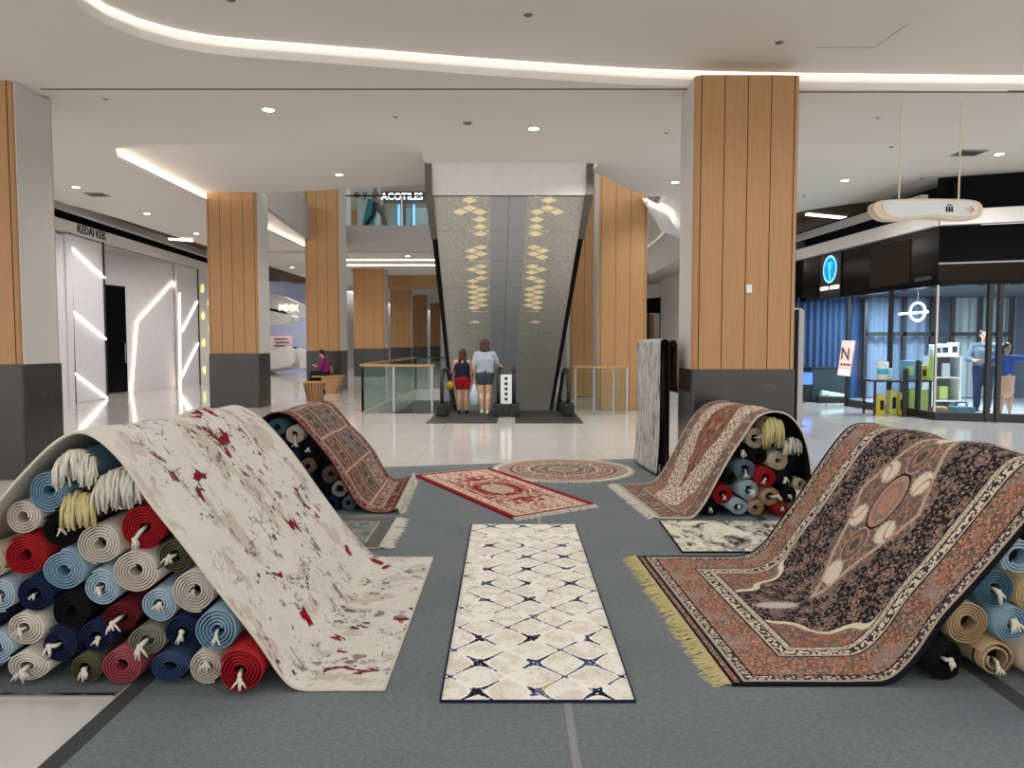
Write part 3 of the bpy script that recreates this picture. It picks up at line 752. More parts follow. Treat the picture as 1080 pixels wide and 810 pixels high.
def settle(items, roof=None, floor=FL+.002, rounds=500):
    """push overlapping circles apart, keep them on the floor"""
    for _ in range(rounds):
        for i in range(len(items)):
            for j in range(i+1, len(items)):
                a, b = items[i], items[j]; dx, dz = b[0]-a[0], b[1]-a[1]; d = math.hypot(dx, dz) or 1e-6; m = a[2]+b[2]-.004-d
                if m > 0:
                    ux, uz = dx/d, dz/d
                    a[0] -= ux*m*.5; a[1] -= uz*m*.5; b[0] += ux*m*.5; b[1] += uz*m*.5
        for a in items:
            if rounds > 100: a[0] += (a[3]-a[0])*.02; a[1] += (a[4]-a[1])*.02
            if roof:
                for x, z, nx, nz in roof:
                    d = (x-a[0])*nx+(z-a[1])*nz     # distance to the rug's underside along its normal
                    if abs((x-a[0])*nz-(z-a[1])*nx) < .05 and d < a[2]+.006:
                        q = a[2]+.006-d; a[0] -= nx*q*.7; a[1] -= nz*q*.7
            a[1] = max(a[1], floor+a[2])
    return items
def pile_of_rolls(rows, Y, length, group, where, zoom, seed, shrink=.97, roof=None, yaw=0.0):
    ox, oy, k = zoom; it = []
    for row in rows:
        p = on_depth(ox+row[0]/k, oy+row[1]/k, Y); it.append([p.x, p.z, row[2]/k/FPX*Y*shrink, p.x, p.z])
    settle(it, roof)
    for _ in range(60):       # tighten: shrink whatever still overlaps
        worst = 0
        for i in range(len(it)):
            for j in range(i+1, len(it)):
                m = it[i][2]+it[j][2]-math.hypot(it[i][0]-it[j][0], it[i][1]-it[j][1])
                if m > .008: it[i][2] *= .994; it[j][2] *= .994; worst = max(worst, m)
        settle(it, roof, rounds=20)
        if worst == 0: break
    for i, (row, (x, z, r, _x, _z)) in enumerate(zip(rows, it)):
        col, label, opts = row[3], row[4], row[5] if len(row) > 5 else {}
        rnd = random.Random(seed*100+i); sq = opts.get('sq', (1, 1))
        y = Y+opts.get('dy', rnd.uniform(-.012, .016))
        root = thing('rolled_rug', (x, y, z-r*sq[1]), label, 'rolled rug', group, yaw)
        spiral_roll(root, r, length, col, opts.get('loose', 0), opts.get('core', .017), opts.get('pitch', .0122), sq, seed*100+i)
        zc = r*sq[1]
        if 'tie' in opts:
            tx, tz = opts['tie']; tie(root, tx*r, zc+tz*r, seed*100+i, opts.get('ts', 1.0), strap=(0, zc) if opts.get('strap', True) else None)
        if 'fringe' in opts:
            hang_fringe(root, r*.9, zc, seed*100+i, **opts['fringe'])
FRL = 'rolled rugs in the front left pile'
A = [
 (190,200,56,'teal','teal rolled rug topmost in the front left pile, white fringe hanging over it',{'fringe':dict(mat='cord',n=150,drop=.085,arc=(.1,PI-.1),out=.07)}),
 (152,302,60,'blue','mid blue rolled rug under the topmost teal roll of the front left pile'),
 (262,262,52,'maroon','maroon rolled rug with yellowed fringe high in the front left pile beside the teal roll',{'tie':(.3,-.35),'fringe':dict(mat='cord_yellow',n=130,drop=.10,arc=(.2,PI-.2),out=.06,two=False)}),
 (78,318,52,'cream','cream pink rolled rug touching the rug edge, left of the high mid blue roll'),
 (252,362,54,'black','black rolled rug with cream cord above the large cream rolls, front left pile',{'tie':(.2,.1)}),
 (362,318,62,'cream','cream rolled rug half covered by a white tasselled fringe in the front left pile',{'fringe':dict(mat='cord',n=140,drop=.10,arc=(.2,PI-.2),out=.07),'tie':(-.2,-.55),'strap':False}),
 (38,412,52,'beige','beige rolled rug with pale cord at the left, beside a red roll',{'tie':(.1,0)}),
 (146,402,60,'red','red rolled rug with small open core in the left half of the front left pile'),
 (450,392,65,'red','bright red rolled rug with a cord in its core, right against the draped cream rug',{'tie':(-.35,-.5),'ts':1.3}),
 (322,438,62,'cream','large cream rolled rug left of the bright red roll in the front left pile'),
 (540,455,54,'olive','dark olive rolled rug tucked under the draped cream rug right of the bright red roll',{'tie':(-.25,0)}),
 (10,500,50,'lightblue','pale blue rolled rug at the left frame edge between beige and cream rolls',{'tie':(0,0)}),
 (104,490,54,'navy','navy rolled rug below the red roll in the left half of the front left pile',{'tie':(0,0),'ts':.6}),
 (220,478,61,'blue','mid blue rolled rug amid the front left pile, left of two cream rolls'),
 (408,508,66,'cream','cream rolled rug with a wide oval core directly below the bright red roll',{'sq':(1.03,.96)}),
 (300,545,55,'lightblue','pale blue rolled rug with a cream cord under the large cream roll',{'tie':(-.1,0)}),
 (505,550,54,'lightblue','pale blue rolled rug with a cord under the dark olive roll',{'tie':(.1,.1)}),
 (614,525,64,'cream','cream rolled rug with a dark core touching the draped cream rug low on its slope',{'tie':(0,.05),'strap':False,'ts':.7}),
 (68,567,54,'cream','cream rolled rug with crumpled core near the left frame edge beside a black roll',{'tie':(-.2,0),'sq':(1.05,.94)}),
 (178,570,56,'black','black rolled rug in the lower middle, below the mid blue roll'),
 (-22,590,50,'navy','navy rolled rug cut off by the left frame edge'),
 (392,592,50,'maroon','maroon rolled rug with hanging cords in the lower part of the front left pile',{'tie':(-.4,-.3),'ts':1.3,'sq':(1.1,.85)}),
 (540,620,52,'navy','navy rolled rug with cream cords left of the low light blue roll',{'tie':(0,.1),'ts':1.3}),
 (666,622,66,'blue','light blue rolled rug with loose rings near the foot of the draped cream rug',{'dy':-.05,'loose':.5,'pitch':.0145,'tie':(0,-.3)}),
 (42,640,50,'lightblue','pale blue rolled rug above the lowest cream rolls at the left',{'tie':(.1,.1),'strap':False}),
 (148,640,54,'navy','navy rolled rug with a big splayed cord low in the left half of the pile',{'tie':(-.45,0),'ts':1.4}),
 (265,645,50,'navy','navy rolled rug with a straight cord above the dusty rose roll',{'tie':(.2,0)}),
 (436,652,52,'greyolive','grey olive rolled rug with cords above the navy blue bottom roll',{'tie':(-.3,-.3),'ts':1.4,'sq':(1.08,.88)}),
 (8,727,50,'cream','cream rolled rug in the bottom row, cut off by the left frame edge'),
 (115,722,54,'cream','flattened cream rolled rug with a cord loop, bottom row of the front left pile',{'sq':(1.15,.85),'tie':(-.2,-.2),'ts':1.3}),
 (224,715,48,'olive','olive rolled rug with a cord in the bottom row of the front left pile',{'tie':(0,0),'ts':1.2}),
 (324,716,58,'rose','dusty rose rolled rug in the bottom row of the front left pile'),
 (450,725,55,'navyblue','navy blue oval rolled rug in the bottom row of the front left pile',{'sq':(1.08,.86)}),
 (565,718,54,'cream','cream rolled rug in the bottom row beside the bottom red roll',{'tie':(0,.3),'ts':1.2}),
 (690,722,68,'red','dark red rolled rug standing proud of the bottom row beside the draped cream rug',{'dy':-.09,'loose':.4,'pitch':.0145,'tie':(0,-.3),'ts':1.2}),
]
pile_of_rolls(A, 3.15, 1.88, FRL, 'left', (0, 430, 2.53), 1, .975, ROOF_A, .047)
B = [
 (275,328,68,'beige','beige rolled rug under the rust rug edge near the top of the rear right pile',{'tie':(.5,.2),'core':.03}),
 (425,335,52,'steel','grey blue rolled rug behind the yellowed fringe at the top of the rear right pile'),
 (560,300,66,'steel','grey blue rolled rug with white fringe at the top right of the rear right pile',{'core':.03,'fringe':dict(mat='cord',n=70,drop=.09,arc=(.4,PI-.1),out=.05)}),
 (395,432,70,'beige','beige rolled rug alone in the middle of the upper rear right pile'),
 (535,430,62,'black','black rolled rug with a white cord at the right of the rear right pile',{'tie':(0,0),'ts':1.3}),
 (170,520,74,'steel','slate blue rolled rug left of the upper red roll in the rear right pile',{'tie':(0,-.4),'core':.03}),
 (325,525,74,'red','red rolled rug with a cord in the middle of the rear right pile',{'tie':(-.2,-.2),'core':.026}),
 (470,530,58,'black','black rolled rug right of the upper red roll in the rear right pile',{'tie':(.1,0)}),
 (600,510,48,'beige','beige grey rolled rug at the right of the rear right pile behind the medallion rug'),
 (105,610,70,'red','red rolled rug low under the slope of the rust rug',{'tie':(.1,-.2),'core':.028}),
 (258,624,70,'lightblue','light blue rolled rug with white cords between red and tan rolls, rear right pile',{'tie':(.4,0),'ts':1.5,'core':.03}),
 (397,610,64,'tan','tan rolled rug with a white cord in the lower rear right pile',{'tie':(.75,.1),'ts':1.5,'core':.028}),
 (512,610,50,'tan','small tan rolled rug partly behind the edge of the black medallion rug'),
 (190,705,64,'lightblue','light blue oval rolled rug in the bottom row of the rear right pile',{'sq':(1.1,.88),'tie':(0,.2),'core':.03}),
 (352,707,56,'tan','tan rolled rug in the bottom row of the rear right pile'),
 (455,707,48,'red','red rolled rug in the bottom row beside the edge of the black medallion rug',{'tie':(0,.3)}),
 (50,708,52,'black','black rolled rug in the bottom row at the foot of the rust rug',{'tie':(-.2,0)}),
 (255,428,52,'black','black rolled rug with white cords below the highest beige roll of the rear right pile',{'tie':(0,0),'ts':1.5}),
 (400,225,66,'tan','fringed rolled rug topmost in the rear right pile, its yellowed fringe hanging down',{'fringe':dict(mat='cord_yellow',n=240,drop=.17,arc=(-.1,PI+.1),out=.08,two=False)}),
 (330,420,56,'black','black rolled rug deep inside the rear right pile',{}), (620,400,56,'black','black rolled rug deep inside the rear right pile',{}), (120,530,50,'black','black rolled rug deep inside the rear right pile',{}), (480,260,50,'black','black rolled rug deep inside the rear right pile',{}),  # black filler rolls added to stop light leaking and darken the inside
]
pile_of_rolls(B, 6.3, 1.4, 'rolled rugs in the rear right pile', 'right', (740, 420, 5.78), 2, roof=ROOF_B, yaw=.06)
Cc = [
 (508,245,84,'lightblue','light blue rolled rug at the right frame edge, highest in the front right pile',{'pitch':.014,'core':.03}),
 (405,378,90,'teal','dark teal rolled rug with cream cords under the edge of the black medallion rug',{'tie':(.1,-.1),'ts':1.4}),
 (600,400,84,'tan','tan rolled rug cut off by the right frame edge above a blue roll'),
 (303,505,96,'tan','tan rolled rug with clear rings above the black bottom roll of the front right pile',{'pitch':.0125,'core':.026}),
 (475,522,82,'blue','blue rolled rug with a long white cord above the loose brown roll',{'tie':(0,.2),'ts':1.7}),
 (245,678,96,'black','black rolled rug with a cream cord in the bottom row under the black medallion rug',{'tie':(.25,0),'ts':1.3}),
 (442,680,90,'tan','loose brown and tan rolled rug in the bottom row of the front right pile',{'pitch':.021,'loose':.9,'core':.03,'tie':(0,-.3)}),
 (640,560,86,'grey','grey rolled rug just outside the right frame edge of the front right pile'),
 (640,700,86,'beige','beige rolled rug at the right frame edge, bottom row of the front right pile'),
]
pile_of_rolls(Cc, 3.2, 1.85, 'rolled rugs in the front right pile', 'right', (940, 530, 3.857), 3, roof=ROOF_C)
D = [
 (215,182,45,'teal','dark teal rolled rug highest in the rear left pile, beside the maroon rug edge',{'core':.02}),
 (286,230,47,'cream','cream rolled rug with a pale core second from the top of the rear left pile',{'core':.02,'tie':(.1,-.9)}),
 (352,288,46,'black','black rolled rug with a small cord in the middle of the rear left pile',{'tie':(0,0)}),
 (378,352,42,'brown','dark brown rolled rug below the black one in the rear left pile'),
 (300,330,44,'navy','navy rolled rug deep in the rear left pile, behind the cream and red rug'),
 (432,385,38,'black','small black rolled rug above the brown grey roll of the rear left pile'),
 (472,424,44,'brown','brown grey rolled rug under the lower slope of the maroon rug'),
 (520,476,42,'grey','pale grey rolled rug low in the rear left pile',{'core':.03}),
 (557,532,38,'steel','dark grey rolled rug lowest at the foot of the maroon rug'),
 (130,210,46,'black','dark rolled rug deep inside the rear left pile',{}), (190,275,46,'navy','dark rolled rug deep inside the rear left pile',{}), (260,320,46,'black','dark rolled rug deep inside the rear left pile',{}), (290,395,46,'black','dark rolled rug deep inside the rear left pile',{}), (360,440,46,'navy','dark rolled rug deep inside the rear left pile',{}), (300,480,46,'black','dark rolled rug deep inside the rear left pile',{}), (390,520,46,'black','dark rolled rug deep inside the rear left pile',{}), (450,500,42,'black','dark rolled rug deep inside the rear left pile',{}), (480,540,38,'navy','dark rolled rug deep inside the rear left pile',{}), (160,330,46,'black','dark rolled rug deep inside the rear left pile',{}), (210,400,46,'black','dark rolled rug deep inside the rear left pile',{}),  # dark filler rolls added so the pile's inside stays dark
]
pile_of_rolls(D, 6.5, 1.45, 'rolled rugs in the rear left pile', 'left', (240, 410, 4.2625), 4, roof=ROOF_D, yaw=.03)

# ------------------------------------------------------------------ rugs hung on a rail at the back
def hung_rug(label, x0, x1, y0, y1, zt, zb0, zb1, top, back, flare=.0, seed=0):
    r = thing('hanging_rug', ((x0+x1)/2, (y0+y1)/2, .03), label, 'rug', 'rugs hung over the rail')
    def c(y, dx=0): return [Vector(p) for p in [(x0-flare+dx,y,zb0),(x0-flare*.35+dx,y,zb0+.25),(x0+dx,y,zb0+.6),(x0+dx,y,zt-.1),(x0+.012+dx,y,zt-.02),((x0+x1)/2,y,zt),(x1-.012,y,zt-.02),(x1,y,zt-.1),(x1,y,(zt+zb1)/2),(x1+.01,y,zb1)]]
    make_rug(r, c(y0), c(y1, -.10), y1-y0, top, back, back, .003, seed=seed, step=.035)
BROWN = rug_marble('brown_black', lin((40,32,29)), lin((120,86,74)), lin((86,54,44)), 12.0, 2.0)
hung_rug('tall grey and cream streaked rug hung over the rail, left of the big timber column', 1.655, 1.735, 8.20, 9.12, 1.54, .03, .10, rug_marble('streaked_grey_cream', lin((118,122,132)), lin((198,196,192)), lin((198,192,160)), 9.0, 2.2, .5), M['bind_dark'], .03, 61)
hung_rug('dark brown patterned rug hung on the right half of the rail beside the grey one', 1.755, 1.83, 8.22, 9.10, 1.53, .10, .95, BROWN, BROWN, .0, 67)
rk = thing('display_rail', (1.73, 8.7, 0), 'black metal display rail carrying the hung rugs by the big timber column', 'rack')
b = MB(); b.tube([(1.70,8.23,1.49),(1.61,9.1,1.49)], .014, 12); b.tube([(1.79,8.24,1.48),(1.70,9.1,1.48)], .014, 12); b.build('rail', M['black_metal'], rk, smooth=True)
for y, xo in ((8.30, 0), (9.04, -.08)):
    b = MB(); b.tube([(1.695+xo,y,.02),(1.695+xo,y,1.48)], .012, 10); b.build('post', M['black_metal'], rk, smooth=True)
    b = MB(); b.box(1.66+xo,1.82+xo,y-.025,y+.025,.0066,.02); b.build('foot', M['black_metal'], rk, bevel=.004)
# ------------------------------------------------------------------ the hall
HC = 4.3
b = MB()   # floor with the escalator well left open
WX0, WX1, WY0, WY1 = -3.2, 1.35, 15.75, 24.5
b.prism([(-40,-6),(40,-6),(40,WY0),(-40,WY0)], -.4, 0); b.prism([(-40,WY0),(WX0,WY0),(WX0,WY1),(-40,WY1)], -.4, 0)
b.prism([(WX1,WY0),(40,WY0),(40,WY1),(WX1,WY1)], -.4, 0); b.prism([(-40,WY1),(40,WY1),(40,90),(-40,90)], -.4, 0)
struct(b, 'floor', M['floor'], origin=(0,0,0))
b = MB(); b.box(-4.5,4.5,15,32,-4.2,-4.0); struct(b, 'floor_lower', M['floor'], origin=(0,0,-4.2))
b = MB()
b.box(-4.5,-4.3,15,32,-4.0,-.41); b.box(4.3,4.5,15,32,-4.0,-.41); b.box(-4.5,4.5,31.8,32,-4.0,-.41)
struct(b, 'wall_lower', M['white_paint'], origin=(0,23,-4))
# grey carpet: its back edge is slightly askew
cp = [(-1.60,-1.5),(2.14,-1.5),(2.14,9.64),(-1.58,8.86)]
cpl = [(-1.68,-1.5),(-1.60,-1.5),(-1.58,8.86),(-1.66,8.85)]
t = thing('carpet', (0,4,0), 'large grey needle felt carpet laid on the tiles under all the rugs', 'carpet')
b = MB(); b.prism(cp, .0005, FL); b.build('carpet_sheet', M['carpet'], t)
b = MB(); b.prism(cpl, .0005, FL+.001); b.prism([(2.08,-1.5),(2.16,-1.5),(2.16,9.66),(2.08,9.64)], .0005, FL+.002); b.build('edge_tape', M['carpet_edge'], t)
b = MB(); b.box(.215,.245,-1.5,9.2,FL-.001,FL+.0012); b.build('seam_tape', M['seam'], t)
b = MB(); b.prism([(2.17,3.02),(5.0,3.02),(5.0,6.4),(2.17,6.4)], .0005, FL); tag(b.build('carpet', M['carpet']), 'strip of grey carpet under the front right pile', 'carpet')
b = MB(); b.prism([(-4.2,3.09),(-1.69,3.09),(-1.69,8.7),(-4.2,8.7)], .0005, FL); tag(b.build('carpet', M['carpet']), 'strip of grey carpet under the left hand piles', 'carpet')
b = MB(); b.box(-4.2,-1.69,3.06,3.085,.0005,.008); struct(b, 'trim_1', M['steel'])

# ceilings
rim = [on_height(x, y, 4.45) for x, y in [(100,0),(135,18),(180,32),(230,41),(300,47),(400,55),(540,66),(735,77),(1080,82)]]
rim = [(-3.62,-3.0),(-3.62,2.0),(-3.62,5.6)]+[(p.x, p.y) for p in rim]+[(9.0,8.48),(14,8.55)]
def soften(pts, k=6):
    q, _ = resample([Vector((x, y, 0)) for x, y in pts], len(pts)*k); return [(p.x, p.y) for p in q]
rim = soften(rim)
b = MB(); b.prism([(-14,-3)]+rim+[(14,11.0),(-14,11.0)], HC, HC+.08); 
HB = 4.73
b.v = []; b.f = []; b.mi = []
b.prism([(-14,-3)]+rim+[(14,8.5),(-14,8.5)], HC, HC+.08)
b.slab([(-14,8.5,HC),(14,8.5,HC),(14,12.2,HB),(-14,12.2,HB)], (0,0,.08))
rcp = [on_height(x, y, HB) for x, y in [(624,181),(640,187),(652,194),(660,199),(686,207)]]
rc = [(1.55,13.6)]+[(p.x, p.y) for p in rcp]
lcp = [on_height(x, y, HB) for x, y in [(1180,204),(1080,206),(1000,207),(925,212),(870,219),(838,225)]]
lc = soften([(p.x, p.y) for p in lcp]+[(6.2,22),(6.0,30.0)], 4)
b.prism([(1.55,12.2),(14,12.2)]+lc+[(3.4,30.0),(3.4,rc[-1][1])]+rc[::-1][:-1]+[(1.55,13.6)], HB, HB+.08)
b.prism([(-1.55,12.2),(1.55,12.2),(1.55,13.5),(-1.55,13.5)], HB, HB+.08)
lf = soften([(-14,14.2),(-12,15.2),(-10.4,17.5),(-10.2,21.0),(-10.2,46.0)], 4)
pk = soften([(-7.3,46.0),(-7.05,20.0),(-6.97,14.2),(-6.93,13.1),(-6.6,12.5),(-5.6,12.25),(-4.0,12.22)], 6)
b.prism([(-14,12.2)]+lf+pk+[(-4.0,12.2)], HB, HB+.08)
b.prism([(-10.2,26.7),(8,26.7),(8,75),(-10.2,75)], HB+.1, HB+.18)
struct(b, 'ceiling', M['ceiling'], origin=(0,8,HC))
b = MB(); b.box(-4.2,14,-4,9.2,4.46,4.54); struct(b, 'ceiling_raised', M['ceiling'], origin=(5,3,4.46))
# the rounded upstand round the raised part, lit by a strip at its top
b = MB(); n = len(rim); vs = []
prof = [(0,0),(.012,.02),(.03,.05),(.035,.09),(.035,.165)]
for i, (x, y) in enumerate(rim):
    dx, dy = rim[min(i+1,n-1)][0]-rim[max(i-1,0)][0], rim[min(i+1,n-1)][1]-rim[max(i-1,0)][1]; L = math.hypot(dx, dy); nx, ny = -dy/L, dx/L
    for o, h in prof: vs.append((x+nx*o, y+ny*o, HC+h))
m = len(prof)
b.add(vs, [(i*m+k, i*m+k+1, (i+1)*m+k+1, (i+1)*m+k) for i in range(n-1) for k in range(m-1)])
struct(b, 'trim_2', M['white_paint'], smooth=True, origin=(0,7,HC))
b = MB(); b.tube([(x+.004*0, y-.02, 4.452) for x, y in rim], .008, 5); struct(b, 'trim_3', M['led_cove'], origin=(0,7,4.4))
# pocket over the hall's left side and its lit upstand
HP = 4.95
b = MB(); b.prism([(-7.6,11.6),(-1.45,11.6),(-1.45,16.2),(-5.86,17.3),(-5.86,18.0),(-6.4,24.2),(-6.4,46),(-7.6,46)], HP, HP+.06)
struct(b, 'ceiling_pocket', M['ceiling'], origin=(-4,13,HP))
b = MB(); vs = []
no = []
for i in range(len(pk)):
    p, q = pk[max(i-1,0)], pk[min(i+1,len(pk)-1)]; dx, dy = q[0]-p[0], q[1]-p[1]; L = math.hypot(dx, dy); no.append((dy/L, -dx/L))
for (x, y), (nx, ny) in zip(pk, no): vs += [(x+nx*.55,y+ny*.55,HB+.08),(x+nx*.55,y+ny*.55,HP)]
b.add(vs, [(2*i,2*i+2,2*i+3,2*i+1) for i in range(len(pk)-1)]); struct(b, 'trim_4', M['white_paint'], origin=(-6,13,HC))
b = MB(); b.tube([(x+nx*.34,y+ny*.34,HB+.095) for (x, y), (nx, ny) in zip(pk, no)], .014, 5); struct(b, 'trim_5', glow('cove_led_strong', (255,248,238), 30.0), origin=(-6,13,HB))
# shadow slit across the ceiling
b = MB(); b.box(-5.2,1.95,8.31,8.345,HC-.004,HC+.01); b.box(3.05,14,8.40,8.435,HC-.004,HC+.01); struct(b, 'trim_6', M['slit'])
# slatted timber ceilings by the shops and the bulkheads under them
def slats(name, x0, x1, y0, y1, z, along='x', pitch=.22):
    b = MB()
    y = y0
    while y < y1: b.box(x0, x1, y, y+.09, z, z+.12); y += pitch
    struct(b, name, M['slat'], origin=((x0+x1)/2,(y0+y1)/2,z))
slats('ceiling_slats_left', -12.0, -10.1, 14, 44, HB+.06); slats('ceiling_slats_right', 6.0, 9.6, 15.6, 28, HB+.06)
b = MB(); b.box(-14,-10,13.5,46,HB+.3,HB+.36); b.box(5.9,14,15.0,30,HB+.3,HB+.36); struct(b, 'ceiling_deck', M['dark_gap'], origin=(0,20,4.6))

# upper floor round the well
UF = 5.66
b = MB(); b.prism([(-12,16.2),(-5.9,16.2),(-5.9,18.0),(-6.45,24.4),(-6.45,26.6),(-12,26.6)], HP+.08, UF); b.prism([(-5.95,17.9),(-5.84,17.9),(-6.38,24.2),(-6.5,24.2)], HB, UF+.12); struct(b, 'wall_upper_left', M['grey_paint'], origin=(-8,19,HB))
b = MB(); b.box(-12,8,26.4,26.6,HB,UF); b.box(-12,8,26.6,46,HP+.05,UF-.01); struct(b, 'wall_upper_back', M['grey_paint'], origin=(-2,30,HB))
b = MB(); b.box(-14,9,12,46,9.6,9.7); struct(b, 'ceiling_upper', M['ceiling'], origin=(0,25,9.6))
b = MB(); b.box(-14,9,45.8,46,5.6,9.6); struct(b, 'wall_upper_shops', M['timber'], origin=(0,45.9,5.6))
b = MB(); b.box(3.4,3.5,17.0,27,HB+.09,9.6); struct(b, 'wall_upper_right', M['grey_paint'], origin=(3.4,22,HB))
def glass_rail(name, pts, z0, h, label, cat, grp, rail_mat, rail=.03, posts=True, wide=None, gm='glass'):
    t = thing(name, (pts[0][0], pts[0][1], z0), label, cat, grp)
    for a, c in zip(pts, pts[1:]):
        b = MB(); b.beam((a[0],a[1],z0+h*.5),(c[0],c[1],z0+h*.5),.014,h*.96); b.build('glass_panel', M[gm], t)
    b = MB(); q = [(x,y,z0+h) for x, y in pts]
    if wide:
        for a, c in zip(q, q[1:]): b.beam(a, c, wide, .05)
        for p in q: b.lathe([(.001,-.025),(wide/2,-.025),(wide/2,.025),(.001,.025)], p, 14)
    else: b.tube(q, rail, 8)
    b.build('handrail', M[rail_mat], t)
    if posts:
        for x, y in pts:
            b = MB(); b.box(x-.022,x+.022,y-.03,y+.03,z0,z0+h); b.build('post', M['steel'], t, bevel=.004)
    return t
glass_rail('glass_balustrade', [(-5.93,18.1),(-6.17,21.0),(-6.44,24.1)], UF+.12, 1.05, 'glass balustrade on the upper floor edge between the second and third timber columns', 'balustrade', 'upper floor balustrades', 'black_metal')
glass_rail('glass_balustrade', [(-5.9,26.5),(-3.9,26.5),(-1.95,26.5)], UF, 1.05, 'glass balustrade at the back of the well, in front of the walking person', 'balustrade', 'upper floor balustrades', 'black_metal')
# far end
b = MB(); b.box(-40,40,76,76.2,0,8); struct(b, 'wall_back', M['white_paint'], origin=(0,76,0))
b = MB(); b.box(-11.3,-11.1,43,76,0,HB+.2); struct(b, 'wall_left', M['white_paint'], origin=(-11.2,60,0))
b = MB(); b.box(8,8.2,27,76,0,HB+.2); struct(b, 'wall_right', M['white_paint'], origin=(8.1,50,0))
b = MB(); b.box(-6.5,3,36.5,37.2,4.2,HB+.1); struct(b, 'trim_7', M['rail_wood'])
b = MB()
for y in (29.6, 31.6): b.box(-7.0,3,y,y+.22,HB+.07,HB+.1)
struct(b, 'trim_8', M['led_cove'], origin=(-1,28,HB))
# curved cove over the right corridor
b = MB(); q = soften([(3.3,16.5),(4.3,18.5),(4.9,22),(5.0,27)], 6); vs = []
for x, y in q: vs += [(x,y,HB-.75),(x-.45,y,HB-.02)]
b.add(vs, [(2*i,2*i+2,2*i+3,2*i+1) for i in range(len(q)-1)]); struct(b, 'trim_9', M['white_paint'], smooth=True)
b = MB(); b.tube([(x-.36,y,HB-.06) for x, y in q], .02, 5); struct(b, 'trim_10', M['led_cove'], origin=(4,20,4.2))

# ------------------------------------------------------------------ columns
def rr(x0, x1, y0, y1, r, n=4):
    P = []
    for cx, cy, a0 in ((x1-r,y0+r,-PI/2),(x1-r,y1-r,0),(x0+r,y1-r,PI/2),(x0+r,y0+r,PI)):
        for k in range(n+1): a = a0+PI/2*k/n; P.append((cx+r*math.cos(a), cy+r*math.sin(a)))
    return P
def column(label, x0, x1, y0, y1, top, pale=(), base=1.25, joints=3, group='timber clad columns', r=.07, pale_y=None):
    t = thing('column', ((x0+x1)/2,(y0+y1)/2,0), label, 'column', group)
    b = MB(); b.prism(rr(x0,x1,y0,y1,r), base+.004, top)
    b.cur = 1
    for k in range(joints):
        x = x0+r*.9+(x1-x0-1.8*r)*(k+.5 if joints == 1 else k)/max(joints-1, 1); b.box(x-.004,x+.004,y0-.0012,y0+.01,base+.004,top)
    b.build('timber_cladding', [M['timber'], M['groove']], t)
    for s in pale:
        b = MB(); ya, yb = pale_y or (y0+r*.6, y1-.02)
        x = x0 if s == 'l' else x1
        b.box(x-.006,x+.006,ya,yb,base+.004,top-.002); b.build('pale_side_panel', M['panel_pale'], t)
    b = MB(); b.prism(rr(x0-.004,x1+.004,y0-.004,y1+.004,r*.4,2), .0, base); b.build('stone_base', M['stone'], t)
    return t
column('nearest timber column at the left frame edge, its pale side panel facing the hall', -6.55, -5.34, 8.06, 8.78, HC, 'r', 1.265, 4, pale_y=(8.09,8.705))
c0 = column('big timber column right of centre, behind the rust rug pile', 1.94, 3.05, 7.96, 8.62, HC+.02, 'l', 1.215, 5, pale_y=(8.03,8.6))
b = MB(); b.box(2.505,2.565,7.945,7.962,1.5+(362-309)/FPX*7.9,1.5+(362-300)/FPX*7.9); tag(b.build('switch_plate', M['white'], bevel=.004), 'small white square plate on the front of the big timber column', 'plate')
column('timber column standing between the white illuminated shopfront and the seated person', -7.03, -5.86, 17.15, 17.95, HP+.03, 'r', 1.26, 5)
column('timber column directly behind the seated person', -6.48, -5.40, 23.3, 24.3, 9.6, 'r', 1.26, 4)
column('timber column behind the left glass balustrade, nearest of the far row', -7.1, -5.7, 33.2, 34.2, HB+.12, 'r', 1.26, 4)
column('second timber column of the far row, right of the nearest one', -6.9, -5.75, 42, 43, HB+.12, 'r', 1.26, 4)
column('third timber column of the far row', -6.9, -5.95, 51.5, 52.5, HB+.12, 'r', 1.26, 3)
column('fourth and farthest timber column, next to the escalator edge', -6.8, -6.0, 61.5, 62.5, HB+.12, 'r', 1.26, 3)
column('wide timber column right of the escalators, behind the glass barrier', 1.93, 3.02, 16.6, 17.5, 9.6, 'l', .004, 4)
column('timber column half hidden by the escalators, left of the wide timber column', 1.60, 2.75, 20.6, 21.6, 9.6, 'l', .004, 4)

# ------------------------------------------------------------------ ceiling fittings
def downlight(px, py, label, h=None, r=.085, power=110, lamp=True):
    p = on_ceiling(px, py) if h is None else on_height(px, py, h); h = p.z; t = thing('downlight', (p.x,p.y,h-.012), label, 'downlight', 'recessed ceiling downlights')
    b = MB(); b.lathe([(r*.72,.0),(r,.0),(r*1.05,.006),(r*1.05,.0118),(r*.72,.0118)], (p.x,p.y,h-.012), 24); b.build('ring', M['ring'], t, smooth=False)
    b = MB(); b.lathe([(.001,.001),(r*.8,.001),(r*.8,.006),(.001,.006)], (p.x,p.y,h-.014), 24); b.build('lens', M['lamp'], t)
    if lamp: spot(p.x, p.y, h-.05, power)
def spot(x, y, z, power, size=150, rad=.09):
    l = bpy.data.lights.new('downlight_and_fill_beam', 'SPOT'); l.energy = power; l.spot_size = math.radians(size); l.spot_blend = .6; l.shadow_soft_size = rad; l.color = (1, .965, .91)
    o = bpy.data.objects.new('downlight_and_fill_beam', l); COL.objects.link(o); o.location = (x, y, z)  # also makes the added fill spots that have no fitting
